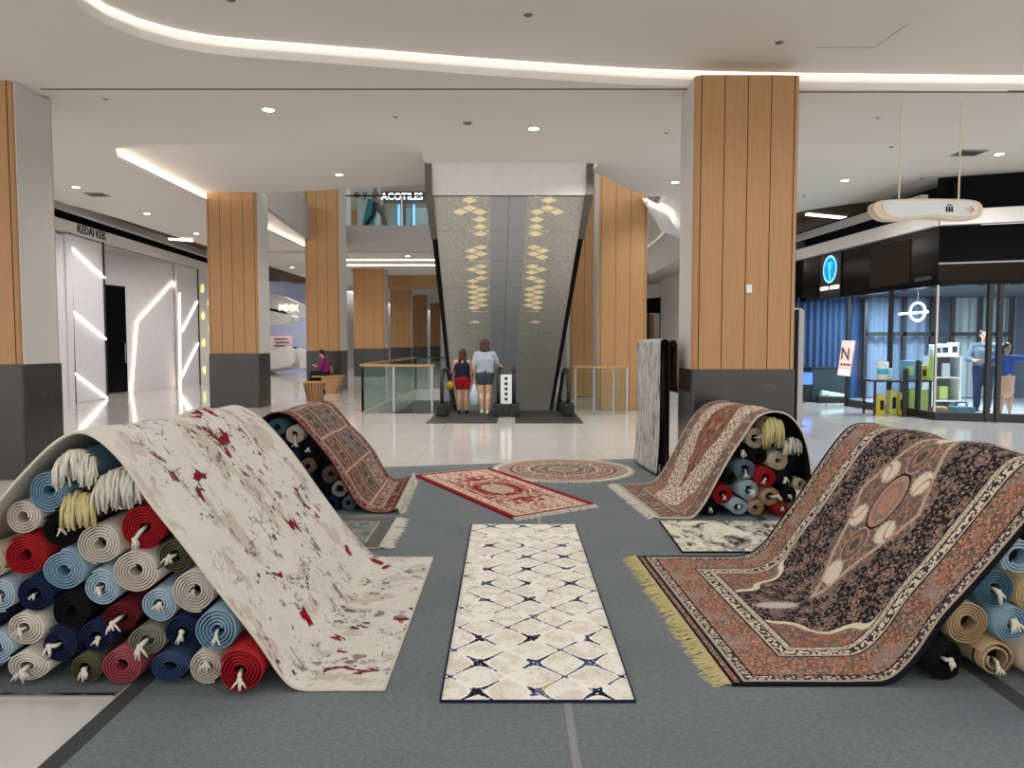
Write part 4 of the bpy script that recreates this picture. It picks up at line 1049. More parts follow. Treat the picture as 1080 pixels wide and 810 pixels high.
for px, py, lb in [(283,115,'round downlight in the main ceiling left of centre, largest in view'), (563,135,'round downlight in the ceiling above the escalator head'),
                   (80,197,'round downlight by the pale side of the nearest left column'), (155,225,'round downlight above the white illuminated shopfront'),
                   (1054,162,'round downlight beside the right hand air vent'), (891,190,'round downlight right of the big timber column'),
                   (712,192,'round downlight at the left edge of the big timber column')]:
    downlight(px, py, lb)
downlight(358, 184, 'round downlight in the pocket ceiling above the second timber column', HP)
downlight(207, 246, 'small round downlight beside the second timber column', None, .08); downlight(308, 332-50, 'small far downlight between the second and third timber columns', None, .09)
for px, py, lb in [(430,270,'small far downlight under the upper gallery'), (388,285,'far downlight over the farthest timber columns'), (700,264,'small far downlight in the right corridor ceiling')]:
    downlight(px, py, lb, HB+.1 if px < 600 else HB, .10, 60)
def sprinkler(px, py, h, label):
    p = on_ceiling(px, py) if h == HC else on_height(px, py, h); h = p.z+.004; b = MB(); b.lathe([(.04,0),(.045,.004),(.03,.012),(.012,.02),(.001,.02)], (0,0,0), 14)
    for v in b.v: v.z = -v.z
    b.v = [v+Vector((p.x,p.y,h)) for v in b.v]; tag(b.build('sprinkler_cap', M['grey_clad']), label, 'sprinkler', 'ceiling sprinkler caps')
for px, py, h, lb in [(111,104,HC,'small round cap in the ceiling near the left column'), (417,123,HC,'small round cap in the ceiling left of the smoke detector'), (557,16,4.46,'small round cap in the raised near ceiling, top centre'),
                      (243,0,4.46,'small cap at the top frame edge'), (822,45,4.46,'small round cap in the raised ceiling above the big timber column'), (926,124,HC,'small cap in the ceiling right of the big timber column, nearer one'),
                      (940,155,HC,'small cap in the ceiling between the two right hand downlights'), (848,207,HC,'small cap beside the right edge of the big timber column'), (972,188,HC,'small cap right of the hanging rods, above the direction sign'),
                      (703,140,HC,'small cap in the ceiling left of the big timber column')]:
    sprinkler(px, py, h, lb)
p = on_ceiling(493, 129); HS = p.z; b = MB(); b.lathe([(.001,-.045),(.035,-.045),(.06,-.03),(.075,-.004),(.075,0),(.001,0)], (p.x,p.y,HS+.012), 18); tag(b.build('smoke_detector', M['grey_clad'], smooth=True), 'round grey smoke detector in the main ceiling', 'smoke detector')
def vent(px, py, w, d, label):
    p = on_ceiling(px, py); HC = p.z-.006; t = thing('air_vent', (p.x,p.y,HC-.012), label, 'vent', 'ceiling air vents')
    b = MB(); b.box(p.x-w/2,p.x+w/2,p.y-d/2,p.y+d/2,HC-.003,HC+.002); b.build('backing', M['dark_gap'], t)
    b = MB()
    for x0, x1, y0, y1 in ((-w/2,w/2,-d/2,-d/2+.025),(-w/2,w/2,d/2-.025,d/2),(-w/2,-w/2+.025,-d/2,d/2),(w/2-.025,w/2,-d/2,d/2)): b.box(p.x+x0,p.x+x1,p.y+y0,p.y+y1,HC-.012,HC)
    b.build('frame', M['grey_paint'], t)
    b = MB()
    for k in range(5): y = p.y-d/2+d*(k+1)/6; b.box(p.x-w/2,p.x+w/2,y-.012,y+.006,HC-.011,HC-.005)
    b.build('louvres', M['grey_clad'], t)
vent(1022, 161, .42, .38, 'rectangular air vent beside the right hand downlight'); vent(102, 205, .40, .35, 'rectangular air vent near the left downlights')
# access hatch outline in the raised ceiling
h = [on_height(x, y, 4.4595) for x, y in [(860,50),(922,50),(958,25)]]
b = MB(); b.beam(h[0], h[1], .008, .002); b.beam(h[1], h[2], .008, .002); struct(b, 'trim_11', M['slit'])
def linear(px, py, px2, py2, h, label):
    a, c = on_height(px, py, h), on_height(px2, py2, h); b = MB(); b.beam(a, c, .10, .05); tag(b.build('linear_light', M['led']), label, 'light', 'linear slat lights')
linear(851,226,892,230,HB+.03,'white linear light under the slatted ceiling beside the big timber column'); linear(178,252,203,254,HB-.06,'white linear light under the slatted ceiling above the white shopfront')

# ------------------------------------------------------------------ direction sign
def direction_sign():
    Y = 8.9; P = lambda x, y, d=0: on_depth(x, y, Y+d)
    t = thing('direction_sign', P(978,231), 'white lozenge direction sign with restroom symbols and orange arrow hung on two rods', 'sign')
    out = [(923,214),(932,211),(960,209.6),(1000,209.6),(1022,210.5),(1033,213),(1037,219),(1036,226),(1030,230.5),(1015,231.5),(1000,231),(988,229.5),(975,229.5),(960,231),(945,232),(934,231.5),(926,227.5),(921,220)]
    q, _ = resample([P(*p) for p in out+out[:1]], 60); q = q[:-1]
    b = MB(); b.slab(q, (0,.16,0)); b.build('frame', M['beige_frame'], t, bevel=.006)
    c = sum(q, Vector())/len(q); ins = [(931,214.5),(940,211.8),(1000,211.5),(1022,212.5),(1030,215.5),(1032,220),(1029,226),(1020,228),(1005,228),(985,226.3),(965,228),(948,229),(938,227.5),(932,222)]
    q2, _ = resample([P(*p, -.012) for p in ins+ins[:1]], 60); b = MB(); b.slab(q2[:-1], (0,.012,0)); b.build('sign_face', M['sign_face'], t)
    b = MB(); B = lambda x0, y0, x1, y1: b.slab([P(x0,y0,-.014),P(x1,y0,-.014),P(x1,y1,-.014),P(x0,y1,-.014)], (0,.003,0))
    for k, x in enumerate((998.6, 1001.4, 1004.2)):
        B(x-1.0,219.5,x+1.0,223.5)
        b.lathe([(.001,-.002),(.012,-.002),(.012,.002),(.001,.002)], P(x,218.6,-.014), 10, 'y')
    B(997.4,221.2,1005.4,222.2)
    for x, y in ((1000.3,215.8),(1003,216.3)): b.lathe([(.001,-.002),(.011,-.002),(.011,.002),(.001,.002)], P(x,y,-.014), 8, 'y')
    b.build('restroom_symbol', M['ink'], t)
    b = MB(); b.beam(P(1018,221,-.016), P(1027,221,-.016), .004, .010); b.beam(P(1023.2,217.4,-.016), P(1027.4,221.2,-.016), .004, .010, (0,0,1)); b.beam(P(1023.2,224.8,-.016), P(1027.4,220.8,-.016), .004, .010); b.build('arrow', M['orange'], t)
    for x in (948, 1011):
        a = P(x, 210, .08); b = MB(); b.tube([a, (a.x, a.y, ceil_z(a.y)+.01)], .011, 8); b.build('rod', M['beige_frame'], t)
direction_sign()
# black totem behind the big timber column
t = thing('display_totem', (4.75,13.0,0), 'tall black display totem with a pale metal rim, mostly hidden by the big timber column', 'totem')
a = on_depth(848, 325, 13.2); b = MB(); b.box(a.x-1.0,a.x-.03,13.2,13.3,.05,a.z-.03); b.build('screen', M['black_gloss'], t)
b = MB(); q = [(a.x-.09,a.z-.06),(a.x-.09,.02),(a.x,.02),(a.x,a.z-.07),(a.x-.07,a.z),(a.x-1.05,a.z),(a.x-1.05,a.z-.05),(a.x-.11,a.z-.05)]
b.slab([(x,13.17,z) for x, z in [(a.x-.09,.02),(a.x,.02),(a.x,a.z-.05),(a.x-.05,a.z),(a.x-.09,a.z)]], (0,.16,0)); b.box(a.x-1.05,a.x-.09,13.17,13.33,a.z-.03,a.z); b.build('rim', M['grey_paint'], t, bevel=.01)
b = MB(); b.box(a.x-1.1,a.x+.05,13.05,13.45,0,.02); b.build('foot', M['steel'], t)
# ------------------------------------------------------------------ escalators
def leaf_metal():
    g = G('leaf_panel', .3, .5, .12); u, v = g.uv()      # u across (metres from the middle line), v along (metres from the top)
    p = g.xyz(u, v, 0); n = g.noise(g.xyz(u*1.5, v*30, 0), 3, 3.0)
    c = g.mix(n, lin((178,181,185)), lin((198,201,204)))
    band = u.abs()
    s = (band-.36); q = .23
    a1 = (s*.62+v)/q; a2 = (s*.62-v)/q
    f1, f2 = a1.fract()-.5, a2.fract()-.5
    cell = ((a1.floor()*12.9+a2.floor()*78.2).sin()*4375.5).fract()
    leaf = (f1.abs() < .40)*(f2.abs() < .40)
    sc = (a1.floor()+a2.floor()+1.0)*(q/2/.62)
    zone = (1.0-(sc/.66)).max(0.0)*(sc > .08)
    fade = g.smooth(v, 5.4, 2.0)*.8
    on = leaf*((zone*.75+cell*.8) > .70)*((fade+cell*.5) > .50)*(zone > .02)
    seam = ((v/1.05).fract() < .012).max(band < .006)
    glint = ((v/1.05+.02).fract() < .045)*band.between(.36, .82)*(g.noise(g.xyz(u*22, v*14, 7), 2, 2.0) > .5)  # golden glints painted beside the seams
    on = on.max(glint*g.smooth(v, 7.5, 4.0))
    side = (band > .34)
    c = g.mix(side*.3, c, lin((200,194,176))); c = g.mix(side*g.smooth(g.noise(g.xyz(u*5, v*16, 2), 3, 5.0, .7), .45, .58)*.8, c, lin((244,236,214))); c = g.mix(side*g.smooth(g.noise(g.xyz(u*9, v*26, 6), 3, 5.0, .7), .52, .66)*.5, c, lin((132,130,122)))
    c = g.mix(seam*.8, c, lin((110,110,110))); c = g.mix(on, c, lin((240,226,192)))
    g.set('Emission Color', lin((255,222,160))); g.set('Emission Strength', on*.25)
    g.set('Roughness', g.noise(g.xyz(u*3, v*9, 4), 5, 3.0)*.25+.22)
    return g.color(c)
def overhead_escalator():
    t = thing('escalator', (-.2,22.6,0), 'overhead double escalator seen from below, grey leaf patterned underside between black flanks', 'escalator')
    yT, yB = 13.75, 22.8
    TL, TR = on_depth(457,207,yT), on_depth(617,207,yT)
    BL, BR = on_depth(479,432,yB), on_depth(579,432,yB); zB = BL.z
    TL.z = TR.z = (TL.z+TR.z)/2; BR.z = zB; BL.x, BR.x = -1.79, 1.16
    mb = MB(); nu = 24; vs = []; uvs = []
    L = math.hypot(yB-yT, TL.z-zB)
    for i in range(nu+1):
        f = i/nu; a, c = TL.lerp(BL, f), TR.lerp(BR, f)
        for k in range(3): vs.append(a.lerp(c, k/2)); uvs.append(((k/2-.5)*(c-a).length, L*f))
    mb.add(vs, [(i*3+k, i*3+k+1, i*3+k+4, i*3+k+3) for i in range(nu) for k in range(2)]); mb.uv = dict(enumerate(uvs))
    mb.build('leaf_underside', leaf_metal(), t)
    # truss body above the underside
    up = Vector((0,.35,.75))
    for nm, a, c, sg in (('left', TL, BL, -1), ('right', TR, BR, 1)):
        k1 = a.lerp(c, .13)
        b = MB(); o = Vector((sg*.10,0,0))
        b.slab([k1-Vector((0,0,.02)), c-Vector((0,0,.02)), c+up*.35, k1+up*.45], o); b.build('black_flank', M['black_gloss'], t)
        b = MB(); b.slab([a+Vector((0,-.25,-.02)), k1, k1+up*.5, Vector((a.x,a.y-.25,HB+.02))], o*1.25); b.build('grey_flank', M['grey_clad'], t)
        b = MB(); b.tube([k1+up*1.6+o*.5+Vector((0,0,.15)), c+up*1.25+o*.5], .04, 8); b.build('handrail', M['rubber'], t)
        b = MB(); b.slab([k1+up*.5+o*.5, c+up*.4+o*.5, c+up*1.2+o*.5, k1+up*1.55+o*.5], (.012,0,0)); b.build('glass_panel', M['glass'], t)
    b = MB(); y = 13.5; z = TL.z
    b.slab([(TL.x-.02,y,HB+.02),(TR.x+.02,y,HB+.02),(TR.x,y+.12,z-.005),(TL.x,y+.12,z-.005)], (0,.03,0)); b.build('white_end_fascia', M['white'], t)
    b = MB(); b.slab([TL+up*.12, TR+up*.12, BR+up*.12, BL+up*.12], (0,.02,.04)); b.build('truss', M['dark_gap'], t)
overhead_escalator()
def down_escalator(x0, x1, label):
    yF = 14.55; t = thing('escalator', ((x0+x1)/2, yF, 0), label, 'escalator', 'down escalators side by side')
    b = MB(); b.box(x0-(.12 if x0 < -1 else -.08),x1+(.12 if x0 > -1 else -.06),13.8,16.1,.001,.012); b.build('floor_plate', M['plate'], t)
    prof = [(16.1,0)]
    y, z = 16.1, -.02
    for i in range(16): y += .4; prof += [(y,z)]; z -= .21; prof += [(y,z)]
    b = MB(); vs = []
    P = [(16.0,-.02)]+prof[1:]+[(y,z-.4),(16.0,-.5)]
    b.slab([(x0+.17,yy,zz) for yy, zz in P], (x1-x0-.34,0,0)); b.build('steps', M['black_metal'], t)
    for x in (x0+.06, x1-.06):
        R = .40; top = .93; yc = 15.42; path = []
        for k in range(13): a = -PI/2-PI*k/12; path.append((x, yc+R*math.cos(a)*.75, top-R+R*math.sin(a)))
        path += [(x,16.4,top),(x,16.9,top-.12)]; e = Vector((x,22.3,top-.12-5.4*.525)); path.append(e)
        b = MB(); b.tube(path, .042, 8); b.build('handrail', M['rubber'], t, smooth=True)
        b = MB(); g = [(x-.006,yc-.27,.50),(x-.006,yc-.18,.80),(x-.006,yc,.90),(x-.006,16.4,.90),(x-.006,16.9,.78),(x-.006,22.3,-2.06),(x-.006,22.3,-2.6),(x-.006,16.7,.10),(x-.006,yc-.1,.13)]
        b.slab(g, (.012,0,0)); b.build('glass_panel', M['glass'], t)
        b = MB(); b.slab([(x-.06,yc-.30,.005),(x-.06,yc-.22,.16),(x-.06,16.7,.16),(x-.06,22.3,-2.5),(x-.06,22.3,-2.95),(x-.06,16.5,-.2),(x-.06,16.3,.005)], (.12,0,0)); b.build('skirt', M['black_metal'], t)
        b = MB(); b.box(x-.11,x+.11,yc-.46,yc-.02,.01,.27); b.build('newel_box', M['rubber'], t, bevel=.03)
down_escalator(-1.50, -.22, 'left down escalator with black newels, the two women stepping onto it')
down_escalator(-.02, 1.22, 'right down escalator with black newels, empty')
t = thing('safety_sign', (-.12,15.0,.013), 'white upright safety sign with column of pictograms between the two escalators', 'sign')
b = MB(); b.box(-.235,-.005,15.06,15.09,.26,.86); b.build('sign_board', M['sign_face'], t, bevel=.006)
b = MB(); b.box(-.30,.06,15.0,15.3,.013,.24); b.build('base_box', M['rubber'], t, bevel=.02)
b = MB()
for k in range(5):
    z = .36+k*.105; b.lathe([(.018,-.004),(.034,-.004),(.034,.002),(.018,.002)], (-.12,15.058,z), 14, 'y'); b.beam((-.145,15.056,z-.025), (-.095,15.056,z+.025), .006, .008)
b.build('pictograms', M['ink'], t)
# glass barriers round the well
glass_rail('glass_barrier', [(-3.28,16.2),(-2.55,15.95),(-1.72,15.9)], 0, 1.02, 'glass barrier with wide timber rail at the left front of the well', 'barrier', 'glass barriers round the escalator well', 'rail_wood', wide=.12)
glass_rail('glass_barrier', [(-3.28,16.2),(-3.3,19.5),(-3.2,24.6)], 0, 1.02, 'glass barrier running back along the left side of the well', 'barrier', 'glass barriers round the escalator well', 'rail_wood', wide=.07)
glass_rail('glass_barrier', [(-3.2,24.6),(-1.5,24.7)], 0, 1.02, 'glass barrier with dark rail at the far side of the well, behind the left escalator', 'barrier', 'glass barriers round the escalator well', 'black_metal', wide=.09)
glass_rail('glass_barrier', [(1.36,15.9),(1.72,15.5),(2.12,15.42),(2.45,15.75)], 0, 1.0, 'curved glass barrier with timber rail in front of the wide timber column', 'barrier', 'glass barriers round the escalator well', 'rail_wood', wide=.10)
# seats
def tub_seat(px0, px1, top, bot, label):
    g = on_height((px0+px1)/2, bot, 0); Y = g.y+.2; w = (px1-px0)/FPX*Y/2; h = EYE-(top-362)/FPX*Y
    t = thing('wooden_stool', (g.x, Y, 0), label, 'stool')
    b = MB(); b.lathe([(w*.62,0),(w*.66,.02),(w*.97,h-.05),(w*.97,h-.04)], (g.x,Y,0), 20); b.build('slatted_body', M['timber'], t)
    b = MB(); b.lathe([(.001,h-.04),(w,h-.04),(w,h),(w*.9,h+.004),(.001,h+.004)], (g.x,Y,0), 24); b.build('seat_top', M['rail_wood'], t)
    b = MB()
    for k in range(20):
        a = 2*PI*k/20; b.beam((g.x+w*.64*math.cos(a),Y+w*.64*math.sin(a),.01),(g.x+w*.975*math.cos(a),Y+w*.975*math.sin(a),h-.045),.012,.012)
    b.build('slats', M['dark_wood'], t)
tub_seat(318, 341, 402.5, 423.5, 'round tapered wooden stool on the tiles in front of the seated person')
BY = 22.3
a, c = on_depth(331,396,BY), on_depth(362,396,BY); bh = a.z
t = thing('wooden_bench', ((a.x+c.x)/2,BY,0), 'wooden bench with slanted slatted ends under the seated person', 'bench')
b = MB(); b.box(a.x,c.x,BY-.28,BY+.28,bh-.05,bh); b.build('seat_top', M['rail_wood'], t, bevel=.008)
b = MB(); m = (a.x+c.x)/2
b.slab([(m-.02,BY-.26,0),(c.x-.2,BY-.26,0),(c.x-.03,BY-.26,bh-.05),(m-.16,BY-.26,bh-.05)], (0,.52,0)); b.build('slatted_end', M['timber'], t)
b = MB(); b.slab([(m-.10,BY-.22,0),(m-.03,BY-.22,0),(m-.17,BY-.22,bh-.05),(a.x+.06,BY-.22,bh-.05)], (0,.44,0)); b.build('dark_inner', M['dark_gap'], t)
# ------------------------------------------------------------------ white illuminated shop on the left
FA, FB = (-10.84,18.25), (-11.34,26.59)
def W(px, py, off=0.0):
    p = on_wall(px, py, FA, FB); return p+Vector((off,0,0))
z1 = lambda x, y: (40+x/3.68, 220+y/3.68)
t = thing('shopfront', (-11.0,21,0), 'white shopfront with slanting light strips and arched light line, behind the nearest left column', 'shopfront')
def along(y, off=0.0):
    f = (y-FA[1])/(FB[1]-FA[1]); return (FA[0]+(FB[0]-FA[0])*f+off, y)
def lb(mb, y0, y1, z0, z1_, off, th):
    a, c = along(y0, off), along(y1, off); mb.slab([(a[0],a[1],z0),(c[0],c[1],z0),(c[0],c[1],z1_),(a[0],a[1],z1_)], (th,0,0))
b = MB(); 
def wq(mb, pts, th=-.08, off=0.0):
    mb.slab([W(*z1(*p), off) for p in pts], (th,0,0))
lb(b, 15.2, 18.0, 0, 4.1, .0, -.08); wq(b, [(122,100),(250,138),(258,735),(138,758)]); wq(b, [(98,98),(124,100),(138,762),(118,762)], -.1, .05); b.build('white_panel', M['shop_white'], t)
# recessed entrance wall, angled back at its near end
RA = (-12.3,20.2); RB = (W(*z1(560,300)).x-.02, W(*z1(560,300)).y)
def R_(px, py, off=0.0): return on_wall(px, py, RA, RB)+Vector((off,0,0))
b = MB(); L = R_(*z1(252,700)); L = (RA[0], RA[1]); top = 4.15
b.slab([(RA[0]-.25,RA[1]-1.4,0),(RB[0],RB[1],0),(RB[0],RB[1],top),(RA[0]-.25,RA[1]-1.4,top)], (-.08,0,0)); b.build('entrance_wall', M['shop_white'], t)
b = MB(); q = [W(*z1(548,320)), W(*z1(618,240)), W(*z1(622,690)), W(*z1(548,705))]; y0, y1 = W(*z1(545,500)).y, W(*z1(620,500)).y
xa, xb = W(*z1(545,500)).x, W(*z1(620,500)).x
b.slab([(xa,y0,0),(xb,y1,0),(xb,y1,top),(xa,y0,top)], (-.08,0,0)); b.build('white_panel', M['shop_white'], t)
b = MB(); b.slab([(FA[0]-.05,FA[1]-1.2,top),(xb,y1,top),(-12.6,y1,top),(-12.9,17,top)], (0,0,.06)); b.build('entrance_soffit', M['grey_paint'], t)
zd = R_(*z1(258,282)).z
d0, d1 = R_(*z1(259,500)), R_(*z1(335,500)); b = MB(); b.slab([(d0.x+.02,d0.y,.02),(d1.x+.02,d1.y,.02),(d1.x+.02,d1.y,zd-.1),(d0.x+.02,d0.y,zd-.1)], (.05,0,0)); dr = b.build('door', M['black_gloss'], t)
b = MB(); q = d1+Vector((.09,-.12,0)); b.tube([(q.x,q.y,.9),(q.x,q.y,1.5)], .02, 8); b.build('door_handle', M['steel'], dr)
def strip(mb, f, a, c, w=.035): mb.beam(f(*z1(*a), .03), f(*z1(*c), .03), w, w, (1,0,0))
for a, c in [((125,150),(255,270)),((132,400),(260,507)),((138,640),(265,735)),((617,360),(557,478)),((620,523),(553,660))]:
    b = MB(); strip(b, W, a, c); b.build('light_strip', M['led'], t)
b = MB()
arch = [(357,730),(380,440),(520,285),(548,330),(550,700)]
for a, c in zip(arch[:-1], arch[1:-1]): b.beam(R_(*z1(*a), .04), R_(*z1(*c), .04), .045, .045, (1,0,0))
b.beam(W(*z1(547,330), .03), W(*z1(549,703), .03), .045, .045, (1,0,0)); b.build('arched_light_line', M['led_warm'], t)
hd = MB(); h0, h1 = 4.02, 4.30
zt0, zt1 = W(*z1(123,95)).z, W(*z1(123,40)).z
lb(hd, 16.0, 31, zt0, zt0+.28, .06, -.2); hd.build('white_header', M['white'], t)
b = MB(); lb(b, 16.0, 31, zt0+.28, HB+.32, -.12, -.1); b.build('black_recess', M['dark_gap'], t)
b = MB(); lb(b, 15.0, 31, HB-.12, HB+.06, .42, -.2); b.build('ceiling_beam', M['grey_paint'], t)
b = MB()
for px, py0, py1 in ((122,100,760),(250,138,735),(618,240,690)):
    a = W(*z1(px,py0), .02); b = MB(); b.beam((a.x,a.y,0),(a.x,a.y,zt0),.03,.05); b.build('dark_joint', M['black_metal'], t)
lb2 = MB(); a, c = along(26.8), along(29.5); lb2.slab([(a[0],a[1],0),(c[0],c[1],0),(c[0],c[1],zt0),(a[0],a[1],zt0)], (-.06,0,0)); lb2.build('white_panel', M['white'], t)
b = MB()
for k in range(7):
    y = 27.3+(k%2)*.7; z = .5+k*.5; x = along(y, .03)[0]; b.slab([(x,y-.10,z),(x,y,z+.16),(x,y+.06,z+.02),(x,y,z-.14)], (.02,0,0))
b.build('leaf_lights', glow('leaf_glow', (240,226,120), 1.5), t)
a, c = W(83.5,247), W(105,254); ctr = (a+c)/2
lt = lettering('KEDAI KEK', .30, M['ink'], 'shop_lettering', t, (along(ctr.y,.07)[0], ctr.y, zt0+.145), (PI/2,0,PI/2+.06), .006, sx=1.0)
b = MB(); b.box(-14,-11.15,15,15.1,0,4.3); b.box(-14.2,-14,15,43,0,4.3); struct(b, 'wall_shop_left', M['grey_paint'], origin=(-14,29,0))

# ------------------------------------------------------------------ far white sculptural shop
t = thing('shopfront', (-10.8,36,0), 'far white faceted shop with pale lit letters, between the second and third timber columns', 'shopfront')
Y = 36.0
b = MB(); b.box(-16,-9.9,41,41.2,0,4.9); b.build('lavender_wall', plain('lavender_wall', (168,172,200), .7, .3), t)
P = lambda x, y, d=0: on_depth(x, y, Y+d)
b = MB(); vs = [P(270,372),P(300,366),P(308,368.5),P(312,382),P(309,388),P(270,396)]; b.slab(vs, (0,1.5,0)); b.build('faceted_counter', M['white'], t)
b = MB(); b.slab([P(270,378,-.25),P(304,374,-.25),P(312,381,-.25),P(307,386,-.25),P(270,392,-.25)], (0,.3,0)); b.build('counter_front', M['white'], t)
b = MB(); b.slab([P(313,367),P(326,371),P(326,388),P(316,388)], (0,.6,0)); b.build('white_screen', M['white'], t)
b = MB(); b.slab([P(308,366,.8),P(312,366,.8),P(315,386,.8),P(311,386,.8)], (0,.2,0)); b.build('dark_figure_panel', M['ink'], t)
b = MB(); b.slab([P(270,322),P(300,328),P(308,334),P(308,338),P(296,342),P(270,344)], (0,1.2,0)); b.build('faceted_canopy', M['white'], t)
b = MB(); b.slab([P(270,305),P(300,313),P(330,326),P(330,336),P(300,331),P(270,324)], (0,.25,0)); b.build('fascia', M['white'], t)
b = MB(); b.slab([P(272,354,2),P(308,354,2),P(308,368,2),P(272,368,2)], (0,.1,0)); b.build('pink_board', plain('pink_board', (232,204,204), .6, .3), t)
lettering('MMX', .46, glow('lit_letter_warm', (255,240,214), 1.3), 'lit_letters', t, P(304.5,325,-.05), (PI/2,0,.12), .03, sx=.9)
b = MB()
for k, (w0, w1) in enumerate([(289,303),(290,305),(289,301)]): b.slab([P(w0,357+k*3.6,1.98),P(w1,357+k*3.6,1.98),P(w1,358.2+k*3.6,1.98),P(w0,358.2+k*3.6,1.98)], (0,.01,0))
b.build('printed_lines', M['ink'], t)
b = MB(); b.slab([P(326,338,1),P(332,338,1),P(332,392,1),P(326,392,1)], (0,.2,0)); b.build('dark_doorway', M['dark_gap'], t)

# ------------------------------------------------------------------ upper floor shop
Y = 34.0; P = lambda x, y, d=0: on_depth(x, y, Y+d)
t = thing('shopfront', (P(430,235).x,Y,5.66), 'upper floor shop with black fascia and white lit name, above the gallery edge', 'shopfront')
zb = 5.66
b = MB(); q = [P(404,202),P(462,202),P(462,213.5),P(404,213.5)]; b.slab(q, (0,.3,0)); b.build('fascia', M['black_metal'], t)
a, c = P(404,213), P(462,213); b = MB(); b.box(a.x,c.x,Y+1.5,Y+1.6,zb,a.z); b.build('shop_interior', plain('shop_interior', (150,160,168), .6, .3), t)
for x in (404, 426.5, 453):
    q = P(x,213); b = MB(); b.box(q.x-.06,q.x+.06,Y,Y+.12,zb,q.z); b.build('frame_post', M['black_metal'], t)
b = MB(); b.box(a.x,c.x,Y+.04,Y+.06,zb,a.z); b.build('shop_window', M['glass'], t)
lettering('ACOTILES', .42, M['white_letter'], 'lit_name', t, P(424,207.5,-.04), (PI/2,0,0), .03)
b = MB(); 
for x in (420.5,436.5): q = P(x,218,1.4); b.box(q.x-.05,q.x+.05,q.y,q.y+.05,zb+.9,q.z+.1)
b.build('blue_light', glow('blue_light', (130,190,255), 1.0), t)
t2 = thing('hanging_banner', P(385,235), 'teal and white upper floor banner with dark lettering behind the walking person', 'banner')
b = MB(); b.slab([P(377,194,1),P(401,194,1),P(401,245,1),P(377,245,1)], (0,.03,0)); b.build('banner_sheet', plain('banner_pale', (196,206,212), .6, .3), t2)
b = MB(); b.slab([P(388,210,.95),P(397,210,.95),P(394,243,.95),P(381,243,.95)], (0,.03,0)); b.build('teal_figure', plain('banner_teal', (40,132,146), .6, .3), t2)
lettering('e y a', .55, M['ink'], 'banner_lettering', t2, P(385,204.5,.93), (PI/2,0,0), .01)
b = MB(); q = P(366,238); b.box(q.x-.6,q.x+.15,Y,Y+.2,5.66,9.6); struct(b, 'wall_gallery', M['white_paint'])

# ------------------------------------------------------------------ black glazed shop on the right
CX = (8.25,14.41); CA = (8.03,17.7); CE = (9.66,13.89)
d = Vector((CE[0]-CX[0], CE[1]-CX[1])).normalized(); CE2 = (CX[0]+d.x*6, CX[1]+d.y*6)
dl = Vector((CA[0]-CX[0], CA[1]-CX[1])).normalized(); CF = (CX[0]+dl.x*9.5, CX[1]+dl.y*9.5)
t = thing('shopfront', (8.3,15,0), 'black glazed corner shop with blue round logo, at the right frame edge', 'shopfront')
def wall(mb, a, c, z0, z1_, th=.06, push=0.0):
    a, c = Vector((a[0],a[1],0)), Vector((c[0],c[1],0)); n = (c-a).normalized().cross(Vector((0,0,1))); 
    if n.x > 0: n = -n
    a, c = a+n*push, c+n*push
    mb.slab([(a.x,a.y,z0),(c.x,c.y,z0),(c.x,c.y,z1_),(a.x,a.y,z1_)], -n*th)
hb, ht = 2.62, 3.74
b = MB(); wall(b, CX, CA, 0, .16, .1, .02); wall(b, CX, CE2, 0, .16, .1, .02); b.build('black_plinth', M['black_metal'], t)
b = MB(); wall(b, CX, CF, hb, ht, .3); wall(b, CX, CE2, hb, ht, .3); b.build('black_fascia', M['black_gloss'], t)
b = MB(); wall(b, CX, CF, ht+.02, ht+.30, .2, .10); wall(b, CX, CE2, ht+.02, ht+.30, .2, .10); b.build('white_header', M['white'], t)
b = MB(); wall(b, CX, CF, ht+.30, 4.6, .1, -.25); wall(b, CX, CE2, ht+.30, HB+.35, .1, -.25); b.build('black_recess', M['dark_gap'], t)
b = MB(); wall(b, CX, CF, 4.20, 4.35, .15, .40); b.build('ceiling_beam', M['grey_paint'], t)
b = MB(); q0 = (CX[0]+dl.x*.9, CX[1]+dl.y*.9); q1 = (CX[0]+dl.x*2.4, CX[1]+dl.y*2.4); wall(b, q0, q1, hb+.12, ht-.1, .02, .015); b.build('timber_inset', M['dark_wood'], t)
b = MB(); wall(b, CX, CE2, hb+.08, hb+.40, .02, .012); b.build('ribbed_inset', M['dark_wood'], t)
b = MB(); wall(b, CX, CE2, hb+.40, hb+.43, .03, .02); b.build('trim_strip', M['steel'], t)
mid = (CX[0]+dl.x*1.55, CX[1]+dl.y*1.55); r1 = (CX[0]+d.x*1.05, CX[1]+d.y*1.05)
for a, c in ((CX,mid),(mid,CA),(CX,r1),(r1,CE2)):
    b = MB(); wall(b, a, c, .16, hb, .015, -.02); b.build('glass_pane', M['shop_glass'], t)
for q in (mid, CA, (CX[0]+d.x*.88, CX[1]+d.y*.88), (CX[0]+d.x*1.05, CX[1]+d.y*1.05)):
    b = MB(); b.box(q[0]-.04,q[0]+.04,q[1]-.04,q[1]+.04,.0,hb); b.build('mullion', M['black_metal'], t)
b = MB(); b.box(CX[0]-.02,CX[0]+.02,CX[1]-.02,CX[1]+.02,.16,hb); b.build('corner_joint', M['steel'], t)
